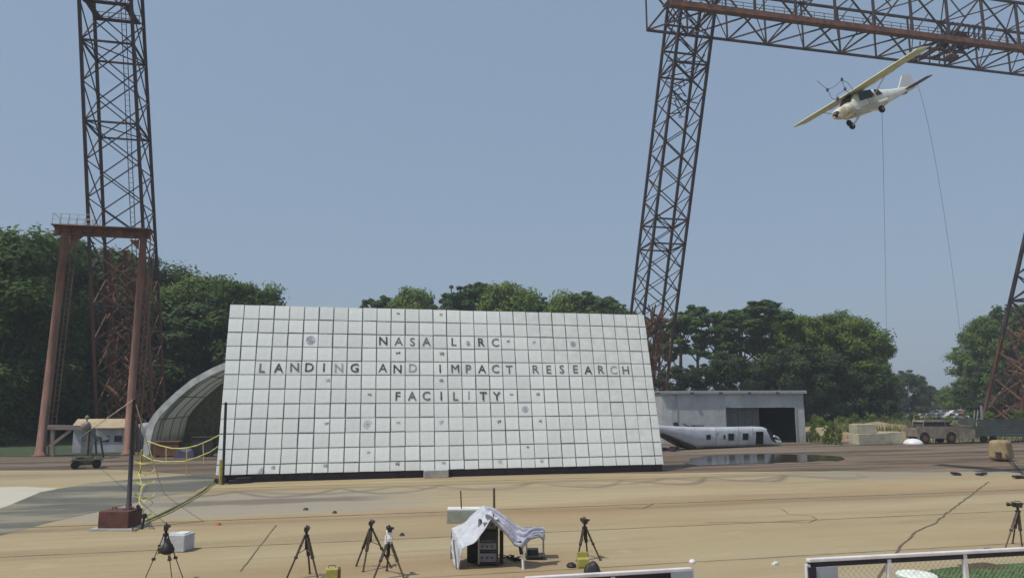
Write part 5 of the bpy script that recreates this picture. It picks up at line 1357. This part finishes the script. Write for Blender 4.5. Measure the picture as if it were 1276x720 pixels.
ML = {'broad': leaf_mat('broad_leaves', (.060, .105, .028), (.140, .205, .052)), 'light': leaf_mat('light_leaves', (.090, .145, .028), (.18, .25, .052)),
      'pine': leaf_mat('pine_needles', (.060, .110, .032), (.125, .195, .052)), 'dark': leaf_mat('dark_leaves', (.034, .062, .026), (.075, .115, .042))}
M_bark = mat('grey_brown_bark', (.16, .125, .095), .95, col2=(.07, .055, .045), scale=1.2, bump=.6)
TREES = {}
def crown_mesh(kind, seed, lo, wid, n_lobe, n_leaf, lf, matk):
    """unit tree 20 m tall: lobes spread through an envelope, each lobe a scatter of leaf sprays on its outer half"""
    rr = random.Random(seed); lobes = []; vs = []; fs = []; H = 20.0
    for i in range(n_lobe):
        h = lo + (1 - lo) * ((i + .5) / n_lobe) ** .85
        if kind == 'pine': rad = wid * (math.sin(math.pi * min(1, (h - lo) / (1 - lo) * .85 + .12)) ** .7)
        elif kind == 'round': rad = wid * math.sqrt(max(0.02, 1 - ((h - (lo + 1) / 2) / ((1 - lo) / 2 * 1.05)) ** 2))
        else: rad = wid * (.35 + .75 * math.sin(math.pi * min(1, (h - lo) / (1 - lo) * .8 + .15)))
        a = i * 2.399 + rr.uniform(-.5, .5); d = rad * rr.uniform(.25, 1.0)
        R0 = wid * rr.choice((.16, .22, .28, .34, .42)) * rr.uniform(.85, 1.15) * (1.0 if kind != 'pine' else .75)
        z = h * H - R0 * .5
        lobes.append((Vector((math.cos(a) * d, math.sin(a) * d, z)), R0))
    tot = sum(q_[1] ** 2 for q_ in lobes)
    for c_, R0 in lobes:
        per = int(n_leaf * R0 ** 2 / tot)
        sq = rr.uniform(.55, .8)
        for k in range(per):
            u = rr.gauss(0, 1); v = rr.gauss(0, 1); w = rr.gauss(0, 1); L_ = math.sqrt(u * u + v * v + w * w) + 1e-6
            rad = R0 * (rr.random() ** .38) * (1.0 + .22 * math.sin(u * 5 + v * 3) + (.25 if rr.random() < .1 else 0))
            p = c_ + Vector((u / L_ * rad, v / L_ * rad, w / L_ * rad * sq))
            s = lf * rr.uniform(.55, 1.25)
            nrm = Vector((u / L_ + rr.uniform(-.8, .8), v / L_ + rr.uniform(-.8, .8), w / L_ + .5 + rr.uniform(-.6, .6))).normalized()
            t = nrm.cross(Vector((rr.uniform(-1, 1), rr.uniform(-1, 1), rr.uniform(-1, 1)))).normalized(); b = nrm.cross(t)
            i0 = len(vs); vs += [p - t * s, p + b * s * .55, p + t * s * .9, p - b * s * .5]; fs.append((i0, i0 + 1, i0 + 2, i0 + 3))
    me = bpy.data.meshes.new('crown'); me.from_pydata([tuple(v) for v in vs], [], fs); me.materials.append(ML[matk]); me.update()
    tb = MB(); hh = H * (.95 if kind == 'pine' else .8)
    x1, y1 = rr.uniform(-.5, .5), rr.uniform(-.5, .5)
    tb.tube([(0, 0, -.3), (0, 0, .4), (x1 * .4, y1 * .4, hh * .4), (x1, y1, hh * .7), (x1 * 1.2, y1 * 1.3, hh)], [.42, .30, .24, .15, .05], 8)
    for c_, R0 in lobes[::2]:
        z0 = max(.15 * H, c_.z - abs(c_.x) - abs(c_.y) - 1.0); s = Vector((x1 * z0 / hh, y1 * z0 / hh, z0))
        tb.tube([s, s.lerp(c_, .5) + Vector((0, 0, -.3)), c_], [.13, .09, .03], 5)
    tm_ = bpy.data.meshes.new('trunk'); tm_.from_pydata([tuple(v) for v in tb.v], [], tb.f); tm_.materials.append(M_bark); tm_.shade_smooth(); tm_.update()
    return me, tm_
VARS = {}
def variants():
    for k in range(3):
        VARS[('dense', k)] = crown_mesh('dense', 100 + k, .08, 5.6, 64, 25000, .28, 'broad')
        VARS[('round', k)] = crown_mesh('round', 200 + k, .24, 5.8, 52, 22000, .28, 'light')
        VARS[('pine', k)] = crown_mesh('pine', 300 + k, .62, 3.1, 26, 8500, .25, 'pine')
    for k in range(2):
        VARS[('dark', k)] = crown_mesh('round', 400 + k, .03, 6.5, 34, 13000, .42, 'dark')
        VARS[('bush', k)] = crown_mesh('round', 500 + k, .0, 10.0, 26, 7000, .55, 'light')
variants()
TR = random.Random(77); tcount = 0
ORD = ['first', 'second', 'third', 'fourth', 'fifth', 'sixth', 'seventh', 'eighth', 'ninth', 'tenth', 'eleventh', 'twelfth', 'thirteenth', 'fourteenth', 'fifteenth', 'sixteenth', 'seventeenth', 'eighteenth', 'nineteenth', 'twentieth']
def tree(px, ytop, Y, kind, label, group=None, wide=1.0, name=None, zb=-.05):
    global tcount
    P = aty(px, 497, Y); top = aty(px, ytop, Y).z
    kk = sorted(k for k in VARS if k[0] == kind); cm_, tm_ = VARS[kk[tcount % len(kk)]]; tcount += 1
    s = (top - zb) / {'dense': 20.6, 'dark': 20.0}.get(kind, 19.7)
    nm = name or {'dense': 'broadleaf_tree', 'round': 'oak_tree', 'pine': 'pine_tree', 'dark': 'evergreen_tree', 'bush': 'shrub'}[kind]
    t = bpy.data.objects.new(nm, None); link(t); t.location = (P.x, P.y, zb); t.rotation_euler = (0, 0, TR.uniform(0, 6.28))
    t.scale = (s * wide * TR.uniform(.88, 1.15), s * wide * TR.uniform(.88, 1.15), s); tag(t, label, 'shrub' if kind == 'bush' else 'tree', group)
    c = bpy.data.objects.new('crown', cm_); link(c, t); b = bpy.data.objects.new('trunk', tm_); link(b, t)
    return t
# left wood, front row then filling rows
g_ = 'trees of the left wood'
for px, yt, Y, k, w, lab in ((-70, 290, 92, 'dense', 1.1, 'broadleaf tree cut off by the left edge of the picture'), (-18, 284, 88, 'dense', 1.1, 'tall broadleaf tree at the far left edge of the wood'),
    (32, 283, 104, 'dense', 1.1, 'tall broadleaf tree behind the left leg of the portal frame'), (78, 292, 112, 'dense', 1.1, 'tall broadleaf tree under the railed platform of the portal frame'),
    (128, 302, 124, 'dense', 1.1, 'broadleaf tree seen through the left lattice tower'), (172, 318, 124, 'dense', 1.0, 'broadleaf tree behind the right leg of the portal frame'),
    (212, 348, 120, 'dense', 1.0, 'broadleaf tree just right of the left lattice tower'), (236, 346, 124, 'round', .9, 'rounded tree third from the board in the left wood'),
    (262, 339, 122, 'dense', 1.1, 'broadleaf tree rising highest between left tower and board'), (290, 345, 116, 'dense', .95, 'broadleaf tree above the left corner of the board'),
    (314, 354, 122, 'round', .75, 'last rounded tree of the left wood, its crown ending above the board')):
    tree(px, yt, Y, k, lab, None, w)
for i, px in enumerate(range(-100, 360, 34)):
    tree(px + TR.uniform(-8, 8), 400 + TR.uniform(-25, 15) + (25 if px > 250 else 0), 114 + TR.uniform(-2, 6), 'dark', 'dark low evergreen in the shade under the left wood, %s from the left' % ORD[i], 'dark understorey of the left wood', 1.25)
for i, px in enumerate(range(-90, 280, 46)):
    tree(px + TR.uniform(-8, 8), 335 + TR.uniform(-10, 12) + (28 if px > 180 else 0), 138, 'dense', 'broadleaf tree in the back row of the left wood, %s from the left' % ORD[i], 'back row of the left wood', 1.3)
# tops showing over the board
for px, yt, Y, k, w, lab in ((456, 374, 165, 'pine', .9, 'small treetop first from the left above the board'), (478, 370, 165, 'pine', 1.0, 'small dark pine top second from the left above the board'),
    (500, 366, 160, 'dense', .7, 'low treetop joined to the first rounded one above the board'), (517, 360, 160, 'round', .8, 'first rounded treetop above the letters NASA'), (534, 376, 175, 'pine', .7, 'tiny treetop alone in the gap above the board'),
    (560, 368, 160, 'pine', 1.1, 'dark treetop beside the thin mast above the board'), (582, 357, 155, 'pine', 1.2, 'tall dark treetop left of centre above the board'), (600, 354, 155, 'pine', 1.3, 'highest treetop above the board'),
    (630, 355, 150, 'round', .85, 'broad rounded treetop right of the highest one'), (655, 366, 165, 'pine', 1.2, 'narrow treetop right of the broad rounded one'), (672, 370, 165, 'pine', 1.3, 'low pine top near the middle of the board'),
    (690, 373, 165, 'dense', .7, 'low bushy treetop in the middle above the board'), (708, 366, 158, 'round', .8, 'wide treetop third from the tower above the board'), (732, 364, 155, 'pine', 1.4, 'peaked treetop second from the tower above the board'),
    (750, 376, 170, 'pine', 1.0, 'small treetop near the tower above the board'), (762, 372, 170, 'pine', 1.1, 'narrow treetop next to the middle lattice tower'), (776, 379, 175, 'pine', 1.0, 'lowest treetop touching the middle lattice tower')):
    tree(px, yt, Y, k, lab, None, w)
for i, px in enumerate(range(440, 800, 30)): tree(px, 388 + TR.uniform(-2, 4) , 178, 'dense', 'low tree of the belt mostly behind the board, %s from the left' % ORD[i], 'tree belt behind the board', 1.0)
# right wood
for px, yt, Y, k, w, lab in ((800, 396, 150, 'pine', 1.3, 'pine behind the foot of the middle lattice tower'), (822, 398, 150, 'pine', 1.4, 'pine seen through the middle lattice tower'), (848, 390, 145, 'pine', 1.3, 'pine just right of the middle lattice tower'),
    (871, 382, 145, 'pine', 1.25, 'tallest bare-stemmed pine left of the sky gap'), (898, 391, 150, 'pine', 1.35, 'pine over the sky gap above the hangar'), (905, 389, 152, 'pine', 1.1, 'slender pine at the right of the sky gap'),
    (928, 386, 145, 'pine', 1.6, 'rounded pine above the middle of the hangar'), (955, 376, 142, 'pine', 2.1, 'highest and widest crown above the hangar'), (973, 385, 146, 'round', .8, 'tree right of the highest crown above the hangar'),
    (996, 394, 140, 'round', .85, 'rounded tree above the right corner of the hangar'), (1020, 394, 140, 'round', .9, 'light green rounded tree right of the hangar'), (1045, 391, 140, 'round', .95, 'light green rounded tree in the middle of the right wood'),
    (1070, 396, 138, 'round', .95, 'light green rounded tree near the open end of the right wood'), (1090, 414, 138, 'round', .8, 'outermost light green tree leaning over the gap at the right')):
    tree(px, yt, Y, k, lab, None, w)
for i, (px, yt) in enumerate(((845, 455), (872, 452), (900, 436), (925, 440), (950, 458), (975, 430), (1000, 428), (1022, 432), (1045, 440), (1065, 452), (1085, 458), (1098, 470))):
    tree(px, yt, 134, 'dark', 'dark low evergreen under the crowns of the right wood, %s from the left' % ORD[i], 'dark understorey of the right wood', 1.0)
for px, yt, Y, k, w, lab in ((1108, 462, 215, 'dark', 1.0, 'dark dome of a tree just beyond the end of the right wood'), (1130, 460, 220, 'dark', 1.15, 'largest dark rounded tree in the distant gap'), (1148, 468, 220, 'dark', 1.0, 'dark distant tree at the right of the dark dome'),
    (1160, 480, 240, 'dark', .9, 'small dark distant tree beyond the parked cars'), (1176, 484, 300, 'dark', 1.0, 'small pointed far tree in the lowest part of the skyline'), (1190, 491, 320, 'dark', 1.1, 'lowest far tree beside the right edge wood')):
    tree(px, yt, Y, k, lab, None, w)
for i, px in enumerate(range(1080, 1240, 18)): tree(px, 496 + TR.uniform(-2, 1), 380, 'dark', 'low far tree behind the car park, %s from the left' % ORD[i], 'far tree line behind the car park', 1.6)
for px, yt, Y, k, w, lab in ((1220, 440, 165, 'dense', .8, 'lower tree at the left side of the right edge wood'), (1234, 390, 160, 'dense', .75, 'tall ragged tree left of the right edge tower'), (1256, 386, 165, 'dense', .95, 'tall tree behind the right edge tower'),
    (1275, 376, 160, 'dense', 1.0, 'tall tree at the right edge of the picture'), (1305, 370, 160, 'dense', 1.1, 'tree cut off by the right edge of the picture')):
    tree(px, yt, Y, k, lab, None, w)
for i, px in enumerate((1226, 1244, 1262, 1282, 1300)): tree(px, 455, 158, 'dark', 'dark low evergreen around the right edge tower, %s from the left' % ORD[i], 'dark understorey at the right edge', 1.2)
for i, px in enumerate((1228, 1256, 1284, 1310)): tree(px, 408, 185, 'dense', 'broadleaf tree in the back row at the right edge, %s from the left' % ORD[i], 'back row at the right edge', 1.2)
# shrubs and weeds by the hangar and on the mound
for px, yt, py, w, lab in ((1011, 527, 551, .5, 'pale shrub against the right corner of the hangar'), (1020, 519, 547, .55, 'tall weedy shrub just right of the hangar'), (1034, 524, 551, .6, 'greyish shrub left of the tan blocks'), (1027, 530, 553, .5, 'low shrub in front between the hangar corner and the tan blocks'), (1056, 521, 547, .6, 'shrub behind the left end of the tan blocks'), (1042, 532, 554, .5, 'smallest shrub in front of the greyish one'), (1014, 516, 543, .6, 'tallest shrub behind the hangar corner'), (1100, 517, 540, .55, 'low shrub on the mound just behind the stacked blocks'), (1180, 518, 540, .6, 'shrub directly behind the roof of the wrecked jeep'),
    (1046, 518, 545, .6, 'green shrub at the left end of the soil mound'), (1064, 515, 541, .6, 'green shrub on the back of the soil mound, left one'), (1082, 514, 540, .6, 'green shrub on the back of the soil mound, middle one'), (1120, 513, 536, .7, 'green shrub on the crest of the soil mound'), (1136, 514, 538, .7, 'green shrub right of the mound crest'), (1156, 517, 538, .6, 'shrub behind the wrecked jeep'), (1205, 512, 538, .6, 'shrub behind the jeep front near the trailer'), (1230, 512, 536, .7, 'shrub behind the cargo trailer'), (1262, 510, 536, .8, 'shrub behind the cargo trailer at the edge')):
    Y = gp(px, py).y; tree(px, yt, Y, 'bush', lab, None, w)
# weeds scattered on the mound and verge
wd_ = MB(); wr2 = random.Random(8)
for i in range(5200):
    px = wr2.uniform(1004, 1276) if i % 3 else wr2.uniform(1004, 1060); Y = wr2.uniform(86, 130); P = aty(px, 530, Y)
    if px < 1004: continue
    zz = 0.0 if px > 1150 or px < 1040 else 1.4
    h = wr2.uniform(.3, 1.1); t = wr2.uniform(0, 6.28); dx = Vector((math.cos(t), math.sin(t), 0)) * .08
    q = Vector((P.x, P.y, zz - .2)); wd_.add([q - dx, q + dx, q + Vector((wr2.uniform(-.2, .2), wr2.uniform(-.2, .2), h))], [(0, 1, 2)])
tag(wd_.build('weeds', mat('dry_weeds', (.20, .20, .08), .9, col2=(.11, .13, .05), scale=.3), None), 'tall dry weeds around the soil mound and behind the jeep', 'weeds', kind='stuff')
# thin distant mast above the board
q = aty(561, 497, 190); q.z = 0; tt = thing('distant_mast', 'thin distant mast poking up above the treetops behind the board', 'mast', q)
ztop = aty(561, 355, 190).z; MB().tube([q, Vector((q.x, q.y, ztop))], .16, 5).build('pole', M_darkgrey, tt); MB().lathe((q.x, q.y, ztop - 1), [(.2, 0), (.6, .1), (.6, .7), (.2, .9)], 8).build('light_head', M_darkgrey, tt)

# ------------------------------------------------------------------ summer haze
m_hz = bpy.data.materials.new('haze_air'); m_hz.use_nodes = True
hn, hl = m_hz.node_tree.nodes, m_hz.node_tree.links
hn.remove(hn['Principled BSDF'])
hv = hn.new('ShaderNodeVolumePrincipled'); hv.inputs['Color'].default_value = (.80, .86, .93, 1); hv.inputs['Density'].default_value = 0.00055; hv.inputs['Anisotropy'].default_value = 0.0
hl.new(hv.outputs[0], hn['Material Output'].inputs['Volume'])
hz = MB().box((0, 675, 47), (3100, 1750, 98)).build('haze', m_hz); hz['kind'] = 'stuff'
SC.cycles.volume_bounces = 0
